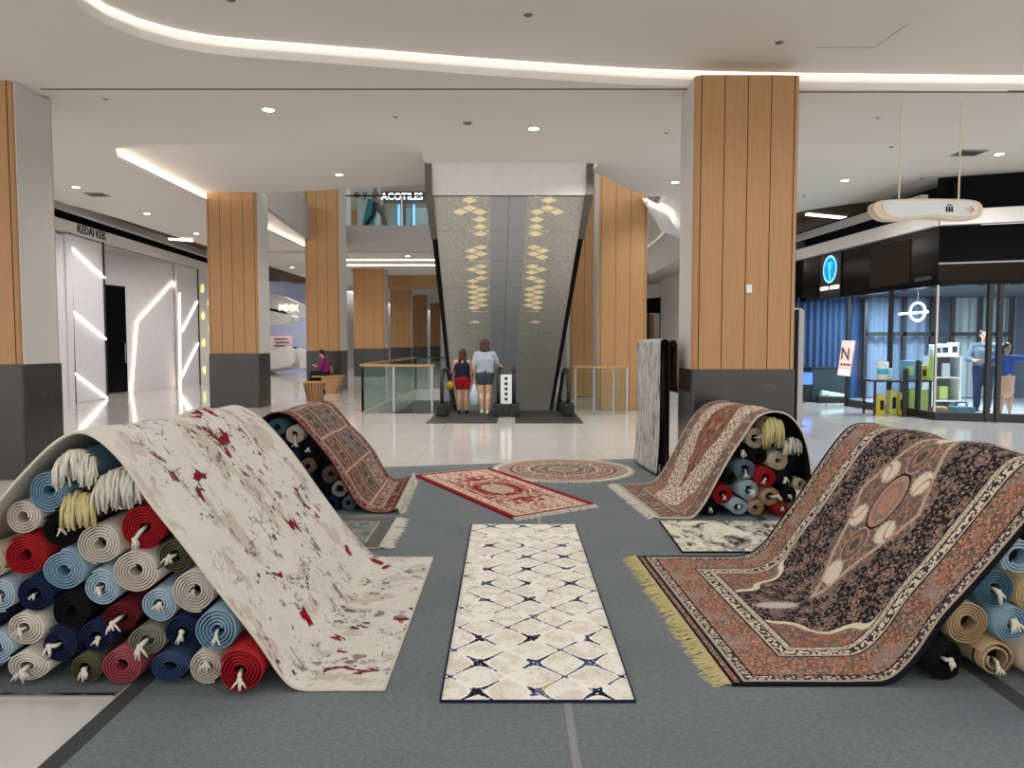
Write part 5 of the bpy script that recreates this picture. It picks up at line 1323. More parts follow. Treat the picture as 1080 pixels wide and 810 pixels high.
# logo panel
lp = on_wall(877,284,CX,CF); n = Vector((-dl.y, dl.x, 0)); n = n if n.x < 0 else -n
yaw = math.atan2(dl.y, dl.x)-PI; tang = Vector((-dl.x, -dl.y, 0))
b = MB()
hw = .5
wall(b, (lp.x-dl.x*hw, lp.y-dl.y*hw), (lp.x+dl.x*hw, lp.y+dl.y*hw), hb+.02, ht-.01, .03, .03); b.build('logo_panel', M['black_metal'], t)
def ring_on(mb, c, r0, r1_, off, a0=0, a1=2*PI, sq=1.0, ex=(0,0)):
    vs = []; k = 32
    for i in range(k+1):
        a = a0+(a1-a0)*i/k
        for r in (r0, r1_): vs.append(c+n*off+tang*(r*math.cos(a)*sq+ex[0])+Vector((0,0,r*math.sin(a)+ex[1])))
    mb.add(vs, [(2*i,2*i+1,2*i+3,2*i+2) for i in range(k)])
b = MB(); ring_on(b, lp, .29, .345, .045); b.build('logo_ring', glow('logo_pale_blue', (130,200,235), 1.2), t)
b = MB(); ring_on(b, lp, .0, .285, .042); b.build('logo_disc', glow('logo_blue', (20,130,190), .8), t)
b = MB()
for ex in (-.07, .0, .07): ring_on(b, lp, .10, .125, .047, 0, PI, .55, (ex,-.02+abs(ex)))
b.tube([lp+n*.05+tang*.02+Vector((0,0,-.25)), lp+n*.05+tang*.0+Vector((0,0,-.05)), lp+n*.05+Vector((0,0,.14))], .012, 6)
b.build('logo_tree', glow('logo_cyan', (90,220,240), 1.2), t)
b = MB()
for k in range(9):
    if k == 4: continue
    s = -.42+k*.105; wall(b, (lp.x+tang.x*(s-.04), lp.y+tang.y*(s-.04)), (lp.x+tang.x*(s+.04), lp.y+tang.y*(s+.04)), lp.z-.50, lp.z-.42, .01, .05)
b.build('logo_lettering', M['white_letter'], t)
# shop interior
bw = plain('blue_grey_panel', (96,106,124), .6, .3, 0, .1)
b = MB(); b.box(7.6,16,20.6,20.8,0,HC); b.box(15.8,16,13,20.8,0,HC); struct(b, 'wall_shop_right', bw, origin=(11,20.7,0))
b = MB(); b.box(8.2,16,14.6,20.6,2.75,2.82); struct(b, 'ceiling_shop', plain('shop_ceiling', (60,64,70), .7, .3), origin=(11,18,2.75))
def curtain(x0, x1, y, z0, z1_, label, mt, amp=.05, wl=.17):
    mb = MB(); k = int((x1-x0)/.025); vs = []
    for i in range(k+1):
        x = x0+(x1-x0)*i/k; yy = y+amp*math.sin(2*PI*x/wl+.6*math.sin(x*5)); vs += [(x,yy,z0),(x,yy,z1_)]
    m_ = len(vs); vs += [(x,yy+.012,z) for x, yy, z in vs]
    f = [(2*i,2*i+2,2*i+3,2*i+1) for i in range(k)]+[(m_+2*i+1,m_+2*i+3,m_+2*i+2,m_+2*i) for i in range(k)]
    mb.add(vs, f); return tag(mb.build('curtain', M_(mt), smooth=True), label, 'curtain')
def M_(m): return m
curtain(7.75,9.45,20.2,.02,2.74,'dark blue hanging curtains at the shop entrance, behind the tilted poster', plain('blue_curtain', (52,76,108), .8, .2))
curtain(9.6,11.3,20.3,.02,2.74,'grey blue curtain behind the display window of the black shop', plain('grey_curtain', (118,132,152), .8, .2), .03, .3)
curtain(11.95,13.8,20.3,.02,2.74,'pale grey curtain behind the man in the black shop', plain('pale_curtain', (158,164,166), .8, .2), .03, .25)
for i, (x, lbx) in enumerate([(10.55,'left'),(11.6,'')]):
    pass
t = thing('window_grid', (11.0,20.0,0), 'dark grid frame on the back wall of the black shop', 'frame')
b = MB()
for x in (9.55,10.6,11.35,11.9,12.65,13.5): b.box(x-.05,x+.05,20.0,20.1,0,2.74)
for z in (1.75,): b.box(9.55,13.5,20.0,20.1,z-.05,z+.05)
b.build('grid_bars', M['black_metal'], t)
for (x, y, z, e, c_) in [(9.2,16.2,2.68,60,(.85,.93,1)),(11.0,16.0,2.68,70,(.9,.95,1)),(10.2,18.6,2.68,60,(.75,.88,1)),(12.6,16.0,2.68,60,(.95,.97,1)),(8.8,19.0,2.68,35,(.7,.85,1))]:
    l = bpy.data.lights.new('shop_lamp', 'AREA'); l.energy = e*1.8; l.size = .4; l.color = c_; o = bpy.data.objects.new('shop_lamp', l); COL.objects.link(o); o.location = (x,y,z)
Z = lambda x, y: (830+x/4.32, 290+y/4.32)
def S(x, y, Y): return on_depth(*Z(x,y), Y)
# display table
TY = 15.3
a, c = S(400,480,TY), S(665,490,TY); th = a.z
t = thing('display_table', ((a.x+c.x)/2,TY+.2,0), 'black display table behind the corner window of the black shop', 'table')
b = MB(); b.box(a.x,c.x,TY,TY+.55,th-.04,th); b.build('table_top', M['black_metal'], t, bevel=.005)
for x in (a.x+.03, c.x-.03):
    for y in (TY+.04, TY+.51): b = MB(); b.box(x-.02,x+.02,y-.02,y+.02,0,th-.04); b.build('leg', M['black_metal'], t)
def cyl_item(name, x, y, r, h, mt, label, cat, z0=None, band=None):
    z0 = th if z0 is None else z0
    t = thing(name, (x,y,z0), label, cat); b = MB(); b.lathe([(r*.94,0),(r,.01),(r,h*.88),(r*.9,h*.95)], (x,y,z0), 20); b.build('body', mt, t)
    b = MB(); b.lathe([(r*.92,h*.94),(r*.94,h),(.001,h)], (x,y,z0), 20); b.build('lid', M['white'], t)
    if band: b = MB(); b.lathe([(r*1.012,h*.3),(r*1.012,h*.62)], (x,y,z0), 20); b.build('label_band', band, t)
def box_item(name, x0, x1, y, dpt, z0, z1_, mt, label, cat, panel=None):
    t = thing(name, ((x0+x1)/2,y+dpt/2,z0), label, cat); b = MB(); b.box(x0,x1,y,y+dpt,z0,z1_); b.build('body', mt, t, bevel=.008)
    if panel: b = MB(); b.box(x0+(x1-x0)*.2,x1-(x1-x0)*.2,y-.004,y,z0+(z1_-z0)*.25,z0+(z1_-z0)*.72); b.build('printed_panel', panel, t)
yel = plain('yellow_pack', (206,190,60), .5, .4); lime = plain('lime_pack', (204,212,120), .5, .4); cyan = plain('cyan_print', (70,180,210), .5, .4)
p = S(435,470,TY+.3); cyl_item('canister', p.x, TY+.3, .115, .38, M['white'], 'white canister with cyan print at the left end of the display table', 'canister', band=cyan)
p = S(467,470,TY+.3); cyl_item('canister', p.x, TY+.3, .055, .24, plain('pale_blue_can', (180,220,228), .4, .4), 'slim pale blue canister beside the white canister', 'canister')
p0, p1 = S(530,480,TY+.3), S(580,480,TY+.3); box_item('product_box', p0.x, p1.x, TY+.25, .2, th, th+.40, plain('photo_box', (120,160,190), .5, .4), 'blue printed box in the middle of the display table', 'box', lime)
p0, p1 = S(612,480,TY+.2), S(640,480,TY+.2); box_item('product_box', p0.x, p1.x, TY+.2, .15, th, th+.30, yel, 'yellow box standing beside the lime bottle on the display table', 'box', M['ink'])
p = S(655,480,TY+.25); t = thing('bottle', (p.x,TY+.25,th), 'tall lime tapered bottle at the right end of the display table', 'bottle')
b = MB(); b.lathe([(.075,0),(.08,.02),(.05,.4),(.036,.55)], (p.x,TY+.25,th), 18); b.build('body', lime, t, smooth=False)
b = MB(); b.lathe([(.037,.55),(.037,.63),(.001,.63)], (p.x,TY+.25,th), 14); b.build('cap', M['white'], t)
for i, (x0, x1, y0, mt, lb_) in enumerate([(415,445,545,yel,'yellow box under the left end of the display table'),(470,500,525,lime,'lime box standing on the floor under the display table, left of the yellow one'),(505,540,540,yel,'yellow box with dark print under the middle of the display table'),(555,640,520,lime,'broad lime box on the floor under the right end of the display table')]):
    p0, p1 = S(x0,600,TY+.15), S(x1,600,TY+.15); top = S(x0,y0,TY+.15); box_item('product_box', p0.x, p1.x, TY+.12, .2, .001, top.z, mt, lb_, 'box', M['ink'] if i != 3 else None)
for (x, y0, y1, lb_) in [(538,425,590,'black slim tower with blue top in front of the display table'),(595,388,590,'tall black slim tower in front of the display table, right of the shorter one')]:
    p0 = S(x,y1,TY-.2); p1 = S(x,y0,TY-.2); t = thing('tower_stand', (p0.x,TY-.2,0), lb_, 'stand')
    b = MB(); b.lathe([(.06,.02),(.055,.05),(.055,p1.z-.03),(.04,p1.z)], (p0.x,TY-.2,0), 16); b.build('body', M['black_metal'], t)
    b = MB(); b.lathe([(.11,0),(.11,.015),(.05,.025)], (p0.x,TY-.2,0), 18); b.build('foot', M['black_metal'], t)
p = S(692,640,14.9); t = thing('pouffe', (p.x,14.9,0), 'round brown pouffe on the shop floor at the glass corner', 'pouffe'); b = MB(); b.lathe([(.13,.0),(.16,.06),(.165,.16),(.13,.22),(.05,.235),(.001,.235)], (p.x,14.9,0), 20); b.build('cushion', plain('brown_leather', (150,100,56), .5, .4), t, smooth=True)
p = S(792,640,15.0); t = thing('tool_case', (p.x,15.0,0), 'teal case with dark handle on the shop floor beside the pouffe', 'case'); b = MB(); b.box(p.x-.2,p.x+.2,14.85,15.15,.0,.22); b.build('body', plain('teal_case', (74,112,122), .5, .4), t, bevel=.02); b = MB(); b.tube([(p.x-.12,15,.22),(p.x-.1,15,.30),(p.x+.1,15,.30),(p.x+.12,15,.22)], .018, 8); b.build('handle', M['black_metal'], t)
# white shelf unit with cameras on top
SY = 16.2; a, c = S(672,368,SY), S(795,368,SY); t = thing('shelf_unit', ((a.x+c.x)/2,SY,0), 'white shelf unit with three shelves behind the glass corner', 'shelf')
for z in (a.z, a.z*.62, .25, ): b = MB(); b.box(a.x,c.x,SY,SY+.4,z-.03,z); b.build('shelf_board', M['white'], t)
for x in (a.x, c.x): b = MB(); b.box(x-.02,x+.02,SY,SY+.4,0,a.z); b.build('side_panel', M['white'], t)
b = MB(); b.box(a.x,c.x,SY+.39,SY+.4,0,a.z); b.build('back_panel', M['grey_clad'], t)
for k, (x, w, h, mt, lb_) in enumerate([(.2,.11,.16,M['white'],'white carton at the left on the white shelf unit top'),(.5,.1,.17,M['sign_face'],'pale carton in the middle on the white shelf unit top'),(.85,.09,.19,M['white'],'white carton at the right on the white shelf unit top')]):
    xx = a.x+(c.x-a.x)*x; box_item('carton', xx-w, xx+w, SY+.1, .15, a.z, a.z+h*1.5, mt, lb_, 'carton', M['ink'])
for k, (x, zf, mt, lb_) in enumerate([(.2,.62,M['black_metal'],'black speaker box on the middle shelf of the white unit'),(.55,.62,M['sign_face'],'white cone lamp on the middle shelf of the white unit'),(.5,.0,lime,'yellow green pack on the lowest shelf of the white unit')]):
    xx = a.x+(c.x-a.x)*x; z = a.z*zf if zf else .25; box_item('product_box', xx-.09, xx+.09, SY+.1, .15, z, z+.30, mt, lb_, 'box')
# lit emblem hanging behind the glass
LY = 16.6; q = S(595,168,LY); t = thing('lit_emblem', (q.x,LY,q.z-.2), 'white lit ring emblem with a horizontal bar hanging behind the shop glass', 'light')
b = MB(); b.tube([q+Vector((.17*math.cos(2*PI*k/24),0,.2*math.sin(2*PI*k/24))) for k in range(25)], .022, 6); b.build('ring', M['white_letter'], t)
b = MB(); b.beam(S(508,178,LY), S(643,168,LY), .03, .04); b.build('bar', M['white_letter'], t)
b = MB(); b.tube([q+Vector((0,0,.2)), (q.x,LY,2.75)], .006, 6); b.build('wire', M['black_metal'], t)
# tilted poster and its stand
PY = 17.6; f = lambda x, y, dd=0: on_depth(840+x/6.23, 310+y/6.23, PY+dd)
t = thing('poster_stand', (f(315,740).x,PY,0), 'pink tilted poster on a thin black stand outside the shop entrance', 'poster')
b = MB(); b.slab([f(302,305),f(388,308),f(352,543),f(270,533)], (0,.02,0)); b.build('poster_board', plain('pink_poster', (238,186,172), .5, .3), t)
b = MB(); b.slab([f(275,490,-.004),f(358,500,-.004),f(352,540,-.004),f(271,531,-.004)], (0,.003,0)); b.slab([f(283,440,-.004),f(366,448,-.004),f(364,458,-.004),f(281,450,-.004)], (0,.003,0)); b.build('poster_band', plain('poster_pale', (244,214,214), .5, .3), t)
lettering('N', .40, M['ink'], 'poster_letter', t, f(324,395,-.008), (PI/2,.12,0), .002, sx=.7, shear=-.1)
b = MB()
for k in range(4): x = 292+k*17; b.slab([f(x,455+k*1.2,-.006),f(x+10,456+k*1.2,-.006),f(x+9,470+k*1.2,-.006),f(x-1,469+k*1.2,-.006)], (0,.003,0))
b.build('poster_marks', M['ink'], t)
b = MB(); bt = f(320,545,.05); b.tube([(bt.x,PY+.05,0),(bt.x,PY+.05,bt.z+.3)], .012, 8); b.tube([(bt.x-.5,PY-.1,0),(bt.x-.42,PY+.03,.32)], .008, 6); b.build('stand', M['black_metal'], t)
# bed counter at the entrance with a pale bolster
a, c = on_depth(855,400,19.0), on_depth(885,400,19.0); t = thing('counter', ((a.x+c.x)/2,19,0), 'dark teal draped counter inside the shop entrance', 'counter')
b = MB(); b.box(a.x,c.x+.1,18.9,19.5,.02,.85); b.build('draped_body', plain('teal_drape', (38,58,66), .6, .3), t, bevel=.02); b = MB(); b.box(a.x-.02,c.x+.12,18.88,19.52,.85,.88); b.build('top', M['black_metal'], t)
a, c = on_depth(866,415,18.6), on_depth(890,419,18.6); b = MB(); b.tube([a, c], .085, 14); tag(b.build('bolster', plain('pale_bolster', (176,214,214), .7, .2), smooth=False), 'pale blue bolster lying in front of the dark counter', 'bolster')
b = MB(); b.box(a.x-.1,c.x+.1,18.5,18.72,.0,.16); tag(b.build('bolster_plinth', M['black_metal']), 'low black plinth under the pale blue bolster', 'plinth')
a = on_depth(848,393,18.8); b = MB(); b.box(a.x-.35,a.x+.22,18.8,18.86,a.z-.3,a.z+.0); t = thing('blue_screen', (a.x,18.8,0), 'blue lit screen stand beside the dark teal counter', 'screen'); b.build('screen', glow('blue_screen', (70,110,230), 1.0), t); b = MB(); b.box(a.x-.3,a.x+.18,18.8,18.9,0,a.z-.3); b.build('stand', M['black_metal'], t)
# far right corridor: a shop window glimpsed left of the big timber column
Y = 40.0; P = lambda x, y, dd=0: on_depth(x, y, Y+dd)
t = thing('shopfront', (P(700,380).x,Y,0), 'far shop with painted blue reflection glimpsed between the timber columns on the right', 'shopfront')
b = MB(); b.slab([P(672,300),P(730,300),P(730,316),P(672,316)], (0,.5,0)); b.build('fascia', M['white'], t)
b = MB(); b.slab([P(672,316),P(730,310),P(730,330),P(672,330)], (0,.3,0)); b.build('dark_band', M['dark_gap'], t)
b = MB(); q = P(672,330); q2 = P(730,330); b.box(q.x,q2.x,Y+2,Y+2.1,0,q.z); b.build('interior_wall', plain('warm_interior', (170,130,96), .6, .3), t)
b = MB(); b.slab([P(698,333,1),P(706,333,1),P(706,372,1),P(698,372,1)], (0,.05,0)); b.build('blue_reflection_pane', glow('blue_reflection_pane', (120,160,230), .9), t)  # glowing pane paints a blue reflection in the shop glass
for x in (684, 697, 709): q = P(x,330); b = MB(); b.box(q.x-.06,q.x+.06,Y,Y+.1,0,q.z); b.build('frame_post', M['black_metal'], t)
# ------------------------------------------------------------------ people
SKIN = plain('skin', (196,150,122), .55, .35, 0, .04); SKIN2 = plain('skin_fair', (212,168,142), .55, .35, 0, .04)
HAIR_A = plain('auburn_hair', (70,34,26), .5, .4, 0, .3, 40); HAIR_B = plain('black_hair', (24,19,18), .45, .4, 0, .3, 40)
def J(**o):
    j = dict(pelvis=(0,0,.53), waist=(0,.0,.62), chest=(0,-.005,.73), neck=(0,-.01,.835), head=(0,.008,.93),
             shL=(-.108,-.008,.80), elL=(-.145,-.02,.635), wrL=(-.155,.015,.50), haL=(-.155,.03,.455),
             shR=(.108,-.008,.80), elR=(.145,-.02,.635), wrR=(.155,.015,.50), haR=(.155,.03,.455),
             hiL=(-.052,0,.515), knL=(-.056,.012,.285), anL=(-.058,-.008,.042), toL=(-.064,.085,.018),
             hiR=(.052,0,.515), knR=(.056,.012,.285), anR=(.058,-.008,.042), toR=(.064,.085,.018))
    j.update(o); return {k: Vector(v) for k, v in j.items()}
def hand(mb, w, h, H, palm_side):
    """palm, four unequal bent fingers, thumb"""
    d = (h-w).normalized(); s = d.cross(Vector((0,1,0)) if abs(d.y) < .8 else Vector((0,0,1))).normalized(); c = s.cross(d)*palm_side
    p1 = w+d*.048*H
    for o in (-.012, -.004, .004, .012): mb.limb(w+s*o*.7*H, p1+s*o*1.2*H, .009*H, .0085*H, 6)
    for o, l in ((-.0165,.036),(-.0055,.043),(.0055,.040),(.0165,.032)):
        a = p1+s*o*H; m_ = a+d*l*.5*H+c*.005*H; e = a+d*l*.9*H+c*.018*H
        mb.limb(a, m_, .0054*H, .005*H, 6); mb.limb(m_, e, .005*H, .0042*H, 6)
    a = w+d*.015*H+s*.016*H; m_ = a+d*.02*H+s*.016*H+c*.008*H; mb.limb(a, m_, .007*H, .0062*H, 6); mb.limb(m_, m_+d*.022*H+c*.008*H, .0062*H, .005*H, 6)
def person(name, loc, yaw, H, label, j, skin, top=None, bottom=None, shoes=None, hair=None, long_hair=0.0, sleeve=.55, leg_len=.25, look=(0,1,0), build=1.0, skirt=False, group=None):
    root = thing(name, loc, label, 'person', group, yaw); q = {k: v*H for k, v in j.items()}; k = build*H
    mb = MB(); Lm = lambda a, b, ra, rb: mb.limb(q[a], q[b], ra*k, rb*k)
    # trunk
    side = (q['shR']-q['shL']).normalized(); fw = Vector((0,0,1)).cross(side); fw = fw.normalized() if fw.length else Vector((0,1,0))
    for s in (-1, 1):
        mb.limb(q['chest']+side*s*.045*k, q['waist']+side*s*.032*k, .062*k, .055*k); mb.limb(q['waist']+side*s*.03*k, q['pelvis']+side*s*.042*k, .055*k, .064*k)
        mb.limb(q['chest']+side*s*.045*k, q['neck']+side*s*.04*k-Vector((0,0,.03*k)), .062*k, .035*k)
    mb.limb(q['neck']-Vector((0,0,.02*H)), q['head']-Vector((0,0,.03*H)), .031*k, .029*k)
    mb.limb(q['shL'], q['shR'], .036*k, .036*k)
    lk = Vector(look).normalized(); hs = lk.cross(Vector((0,0,1))).normalized(); h = q['head']; ul = hs.cross(lk)
    mb.ball(h+ul*.012*H, (.047*H,.055*H,.058*H), 14, 10); mb.limb(h+lk*.012*H, h-ul*.042*H+lk*.026*H, .040*H, .024*H)      # skull, jaw
    mb.limb(h+lk*.052*H+ul*.008*H, h+lk*.064*H-ul*.012*H, .006*H, .009*H, 6)                                                  # nose
    for s in (-1, 1):
        mb.ball(h+hs*s*.047*H-ul*.004*H, (.007*H,.010*H,.016*H), 8, 6)
        mb.limb(h+lk*.047*H+hs*s*.010*H+ul*.015*H, h+lk*.046*H+hs*s*.028*H+ul*.013*H, .006*H, .005*H, 6)                     # brow
    mb.limb(h+lk*.05*H-ul*.030*H-hs*.012*H, h+lk*.05*H-ul*.030*H+hs*.012*H, .005*H, .005*H, 6)                               # lips
    for S_, ps in (('L',1),('R',-1)):
        Lm('sh'+S_, 'el'+S_, .031, .024); Lm('el'+S_, 'wr'+S_, .024, .016); hand(mb, q['wr'+S_], q['ha'+S_], H, ps)
        Lm('hi'+S_, 'kn'+S_, .056, .036)
        calf = q['kn'+S_].lerp(q['an'+S_], .3)-fw*.008*k; mb.limb(q['kn'+S_], calf, .035*k, .037*k); mb.limb(calf, q['an'+S_], .037*k, .021*k)
        mb.limb(q['an'+S_]-Vector((0,0,.012*H)), q['to'+S_], .022*k, .016*k)
    fuse(mb, 'body', skin, root, .0085)
    for s in (-1, 1):
        e = MB(); e.ball(h+lk*.051*H+hs*s*.019*H+ul*.004*H, .0062*H, 8, 6)
        me = e.mesh('eye', M['ink'], smooth=True); o = bpy.data.objects.new('eye', me); COL.objects.link(o); o.parent = root
    if top:
        mb = MB(); g = .010*H
        for s in (-1, 1):
            mb.limb(q['chest']+side*s*.047*k, q['waist']+side*s*.036*k, .064*k+g, .060*k+g); mb.limb(q['waist']+side*s*.036*k, q['waist'].lerp(q['pelvis'], .55)+side*s*.044*k, .060*k+g, .064*k+g)
            mb.limb(q['chest']+side*s*.045*k, q['neck']+side*s*.04*k-Vector((0,0,.035*k)), .062*k+g, .034*k+g)
        if sleeve > 0:
            mb.limb(q['shL'], q['shR'], .036*k+g, .036*k+g)
            for S_ in 'LR':
                e = q['sh'+S_].lerp(q['el'+S_], min(1, sleeve)); mb.limb(q['sh'+S_], e, .034*k+g, .03*k+g)
                if sleeve > 1: mb.limb(q['el'+S_], q['el'+S_].lerp(q['wr'+S_], sleeve-1), .026*k+g, .02*k+g)
        fuse(mb, 'top', top, root, .011)
    if bottom:
        mb = MB(); g = .010*H
        for s in (-1, 1): mb.limb(q['waist'].lerp(q['pelvis'], .35)+side*s*.036*k, q['pelvis']+side*s*.044*k, .060*k+g, .068*k+g)
        for S_ in 'LR':
            e = q['hi'+S_].lerp(q['kn'+S_], min(1, leg_len)); mb.limb(q['hi'+S_], e, .060*k+g, (.056-.02*min(1, leg_len))*k+g*1.3)
            if leg_len > 1: mb.limb(q['kn'+S_], q['kn'+S_].lerp(q['an'+S_], leg_len-1), .038*k+g, .028*k+g)
        if skirt: mb.limb(q['pelvis'], q['pelvis']-Vector((0,0,.16*H)), .075*k, .11*k)
        fuse(mb, 'trousers' if leg_len > .9 else ('skirt' if skirt else 'shorts'), bottom, root, .011)
    if hair:
        mb = MB(); mb.ball(h+ul*.024*H-lk*.010*H, (.057*H,.060*H,.060*H), 14, 10)
        if long_hair:
            for s in (-1.1, -.55, 0, .55, 1.1): mb.limb(h-lk*.022*H+hs*s*.030*H+ul*.02*H, h-lk*.036*H+hs*s*.042*H-ul*long_hair*H*(1-.1*abs(s)), .036*H, .024*H)
        else: mb.limb(h-lk*.025*H, h-lk*.03*H-ul*.03*H, .045*H, .03*H)
        fuse(mb, 'hair', hair, root, .010, 2)
    if shoes:
        for S_ in 'LR':
            mb = MB(); mb.limb(q['an'+S_]-Vector((0,0,.022*H)), q['to'+S_], .026*k, .021*k); mb.limb(q['an'+S_]-Vector((0,0,.012*H))-fw*.012*H, q['to'+S_].lerp(q['an'+S_], .4), .026*k, .022*k)
            for v in mb.v: v.z = max(v.z, .001)
            fuse(mb, 'shoe', shoes, root, .007, 2)
    return root, q
grey_tee = plain('grey_tee', (160,168,178), .85, .15); red_cl = plain('red_shorts', (150,22,34), .8, .15); navy_cl = plain('navy_top', (30,34,54), .85, .15)
dk_grey = plain('dark_grey_shorts', (66,72,82), .85, .15); purple = plain('purple_top', (128,40,96), .85, .15); dark_cl = plain('dark_trousers', (32,32,40), .85, .15)
white_sh = plain('white_shoes', (214,212,208), .6, .3); black_sh = plain('black_shoes', (26,26,30), .6, .3); denim = plain('denim_blue', (44,78,150), .85, .15); peach = plain('peach_skirt', (226,168,142), .85, .15); olive_cl = plain('olive_tee', (120,120,104), .85, .15); slate_cl = plain('slate_shirt', (92,102,116), .85, .15)
# woman in grey and the shorter one in red shorts, stepping onto the escalator
g = on_height(511.5, 437.5, 0); woman_y = 15.5
x2 = on_depth(511.5, 430, woman_y).x; x1 = on_depth(488, 430, 15.65).x
person('person', (x2, woman_y, .012), 0, 1.56, 'person in grey top and dark shorts seen from behind, right hand on the escalator handrail',
       J(elR=(.165,.04,.68), wrR=(.215,.16,.635), haR=(.225,.205,.625), elL=(-.15,-.03,.64), wrL=(-.135,.03,.52), haL=(-.13,.05,.475), knL=(-.05,.02,.285), anL=(-.042,.0,.042), toL=(-.045,.09,.018), knR=(.05,-.005,.285), anR=(.035,-.05,.042), toR=(.045,.04,.018), head=(.0,.012,.93)),
       SKIN2, grey_tee, dk_grey, white_sh, HAIR_A, .075, .75, .32, (0,1,-.1), 1.08)
person('person', (x1, 15.65, .012), 0, 1.36, 'shorter person in sleeveless navy top and red shorts seen from behind at the left escalator',
       J(elL=(-.15,.01,.65), wrL=(-.155,.08,.55), haL=(-.15,.115,.52), elR=(.145,-.02,.64), wrR=(.14,.02,.51), haR=(.14,.03,.465)),
       SKIN, navy_cl, red_cl, black_sh, HAIR_A, .09, 0, .42, (-.2,1,0), 1.08)
t = thing('shoulder_bag', (x1-.25,15.55,.5), 'mustard yellow bag hanging at the hip of the shorter person', 'bag')
b = MB(); b.limb((x1-.26,15.55,.66),(x1-.26,15.55,.60),.05,.08); b.limb((x1-.26,15.50,.62),(x1-.26,15.62,.62),.08,.08); bb = b.build('bag_body', plain('mustard_leather', (186,140,40), .6, .3), t, smooth=True)
b = MB(); b.tube([(x1-.26,15.5,.7),(x1-.19,15.55,.95),(x1-.13,15.62,1.10),(x1-.19,15.7,.95),(x1-.26,15.62,.7)], .010, 6); b.build('strap', M['black_metal'], t)
t = thing('plastic_bag', (x2-.22,15.5,.12), 'pale translucent carrier bag held between the two women', 'bag')
b = MB(); b.lathe([(.06,0),(.10,.04),(.105,.24),(.06,.38),(.02,.46)], (x2-.225,15.52,.18), 12); b.build('bag_body', plain('pale_plastic', (176,196,206), .4, .4), t, smooth=True)
b = MB(); b.tube([(x2-.245,15.52,.62),(x2-.225,15.54,.72),(x2-.205,15.54,.62)], .008, 6); b.build('handle', M['white'], t)
# seated person with a phone, in profile facing left
sx = on_depth(344, 394, BY).x
person('person', (sx, BY+.02, bh-.435), PI/2, 1.52, 'person in purple top and dark trousers sitting on the bench and looking at a phone',
       J(pelvis=(0,0,.335), waist=(0,.005,.43), chest=(0,.03,.535), neck=(0,.05,.635), head=(0,.085,.725), shL=(-.105,.035,.60), shR=(.105,.035,.60), elL=(-.13,.09,.45), elR=(.13,.09,.45), wrL=(-.06,.20,.47), wrR=(.05,.20,.47), haL=(-.035,.24,.485), haR=(.03,.24,.485),
         hiL=(-.052,.02,.325), hiR=(.052,.02,.325), knL=(-.065,.26,.33), knR=(.065,.26,.33), anL=(-.065,.30,.09), anR=(.065,.25,.09), toL=(-.07,.39,.066), toR=(.07,.34,.066)),
       SKIN, purple, dark_cl, black_sh, HAIR_B, 0, 1.4, 1.85, (0,.85,-.5), 1.0)
b = MB(); b.beam((sx-.385,BY+.02,bh+.30),(sx-.42,BY+.02,bh+.40),.07,.010,(1,0,.2)); tag(b.build('phone', M['black_gloss'], bevel=.003), 'dark phone held by the person in purple', 'phone')
b = MB(); b.limb((sx+.10,BY+.16,bh+.12),(sx+.10,BY+.16,bh+.22),.09,.07); t = thing('handbag', (sx+.1,BY+.16,bh), 'tan bag on the bench behind the person in purple', 'bag'); b.build('bag_body', plain('tan_bag', (150,106,74), .6, .3), t, smooth=True); b = MB(); b.tube([(sx+.04,BY+.16,bh+.26),(sx+.06,BY+.16,bh+.38),(sx+.14,BY+.16,bh+.38),(sx+.16,BY+.16,bh+.26)], .008, 6); b.build('handle', M['dark_wood'], t)
# walker on the gallery
wx = on_depth(397, 235, 27.2).x
person('person', (wx, 27.2, 5.655), -PI/2, 1.68, 'person in olive top and dark trousers walking along the upper gallery',
       J(knL=(-.055,.13,.30), anL=(-.055,.20,.045), toL=(-.06,.29,.03), knR=(.055,-.05,.29), anR=(.055,-.22,.075), toR=(.06,-.14,.018), elL=(-.14,-.07,.65), wrL=(-.13,-.06,.52), haL=(-.13,-.05,.48), elR=(.14,.06,.65), wrR=(.13,.14,.55), haR=(.13,.17,.52)),
       SKIN, olive_cl, dark_cl, black_sh, HAIR_B, 0, .6, 1.9)
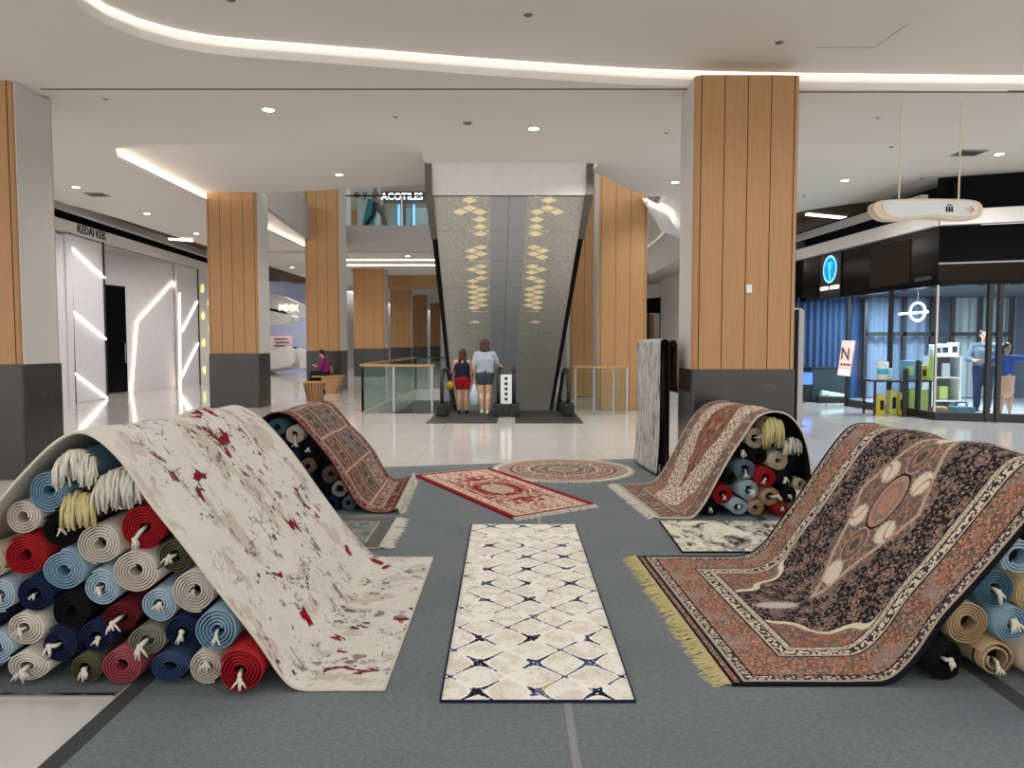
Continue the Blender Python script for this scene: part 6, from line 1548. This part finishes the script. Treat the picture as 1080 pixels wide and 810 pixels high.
# child and man behind the shop glass
cx = on_depth(1059, 430, 15.0).x
person('person', (cx, 15.0, .0), PI+.15, 1.50, 'child in blue jacket and peach skirt with arms stretched out behind the shop glass',
       J(elL=(-.25,.02,.79), wrL=(-.37,.03,.80), haL=(-.41,.03,.80), elR=(.25,.03,.77), wrR=(.37,.05,.76), haR=(.41,.05,.76), knL=(-.07,.02,.29), anL=(-.10,-.02,.05), toL=(-.13,.06,.018), knR=(.06,.02,.29), anR=(.06,0,.042), toR=(.07,.09,.018)),
       SKIN, denim, peach, white_sh, HAIR_B, .10, 1.6, .3, (.1,1,0), 1.05, skirt=True)
mx = on_depth(1036, 420, 16.3).x
person('person', (mx, 16.3, .0), PI-.5, 1.80, 'man in slate shirt and dark blue trousers standing behind the child in the black shop',
       J(elL=(-.16,.03,.64), wrL=(-.09,.15,.62), haL=(-.07,.19,.63), elR=(.16,.03,.64), wrR=(.09,.16,.62), haR=(.07,.20,.63)),
       SKIN, slate_cl, plain('navy_trousers', (36,44,76), .85, .15), black_sh, HAIR_B, 0, 1.5, 1.9)
# ------------------------------------------------------------------ light
w = bpy.data.worlds.new('world'); SC.world = w; w.use_nodes = True
w.node_tree.nodes['Background'].inputs[0].default_value = (1.0, .985, .965, 1); w.node_tree.nodes['Background'].inputs[1].default_value = 1.5
def area(x, y, z, e, s, c=(1,.97,.93), rot=(0,0,0), sy=None):
    l = bpy.data.lights.new('fill_lamp', 'AREA'); l.energy = e; l.size = s; l.color = c
    if sy: l.shape = 'RECTANGLE'; l.size_y = sy
    o = bpy.data.objects.new('fill_lamp', l); COL.objects.link(o); o.location = (x,y,z); o.rotation_euler = rot
for x in (-1.6, 1.2, 3.8):
    for y in (.5, 3.4, 6.2): spot(x, y, 4.42, 58, 160, .25)  # unseen fill spots added above the rugs, without fittings
for x, y in ((-6,4),(-8,9),(6,4.5),(8,9.5),(6,11),(-3,20),(0,27),(-4,30),(-9,30),(-9,37),(-7,45),(-3,40),(-4,55),(5,20),(6,32),(4,45),(-1,65)):
    spot(x, y, ceil_z(y)-.08, 110, 160, .2)  # more fill spots added through the hall, without fittings
for x, y in ((-3,18),(-2,28),(-3,34),(2,30)): spot(x, y, 9.5, 260, 150, .3)
spot(-1, 25, -.45, 60, 160, .2); spot(-2.4, 14.8, 4.85, 170, 150, .2); spot(1.3, 12.6, 4.65, 170, 150, .2); spot(-.6, 12.2, 4.65, 170, 150, .2); spot(-8.4, 19.0, 4.6, 90, 160, .2); spot(-8.4, 24.0, 4.6, 110, 160, .2); spot(-9.6, 33, 4.6, 150, 160, .2)  # fill spots added for the well, escalator underside and left shopfront
area(-12.4, 20.0, 3.9, 60, .8); area(-11.5, 38, 4.0, 90, 2.0)  # unseen area lamps added as fill for the left shops
vs = SC.view_settings; vs.view_transform = 'Standard'; vs.look = 'None'; vs.gamma = 1; vs.use_curve_mapping = False; vs.exposure = 0.42
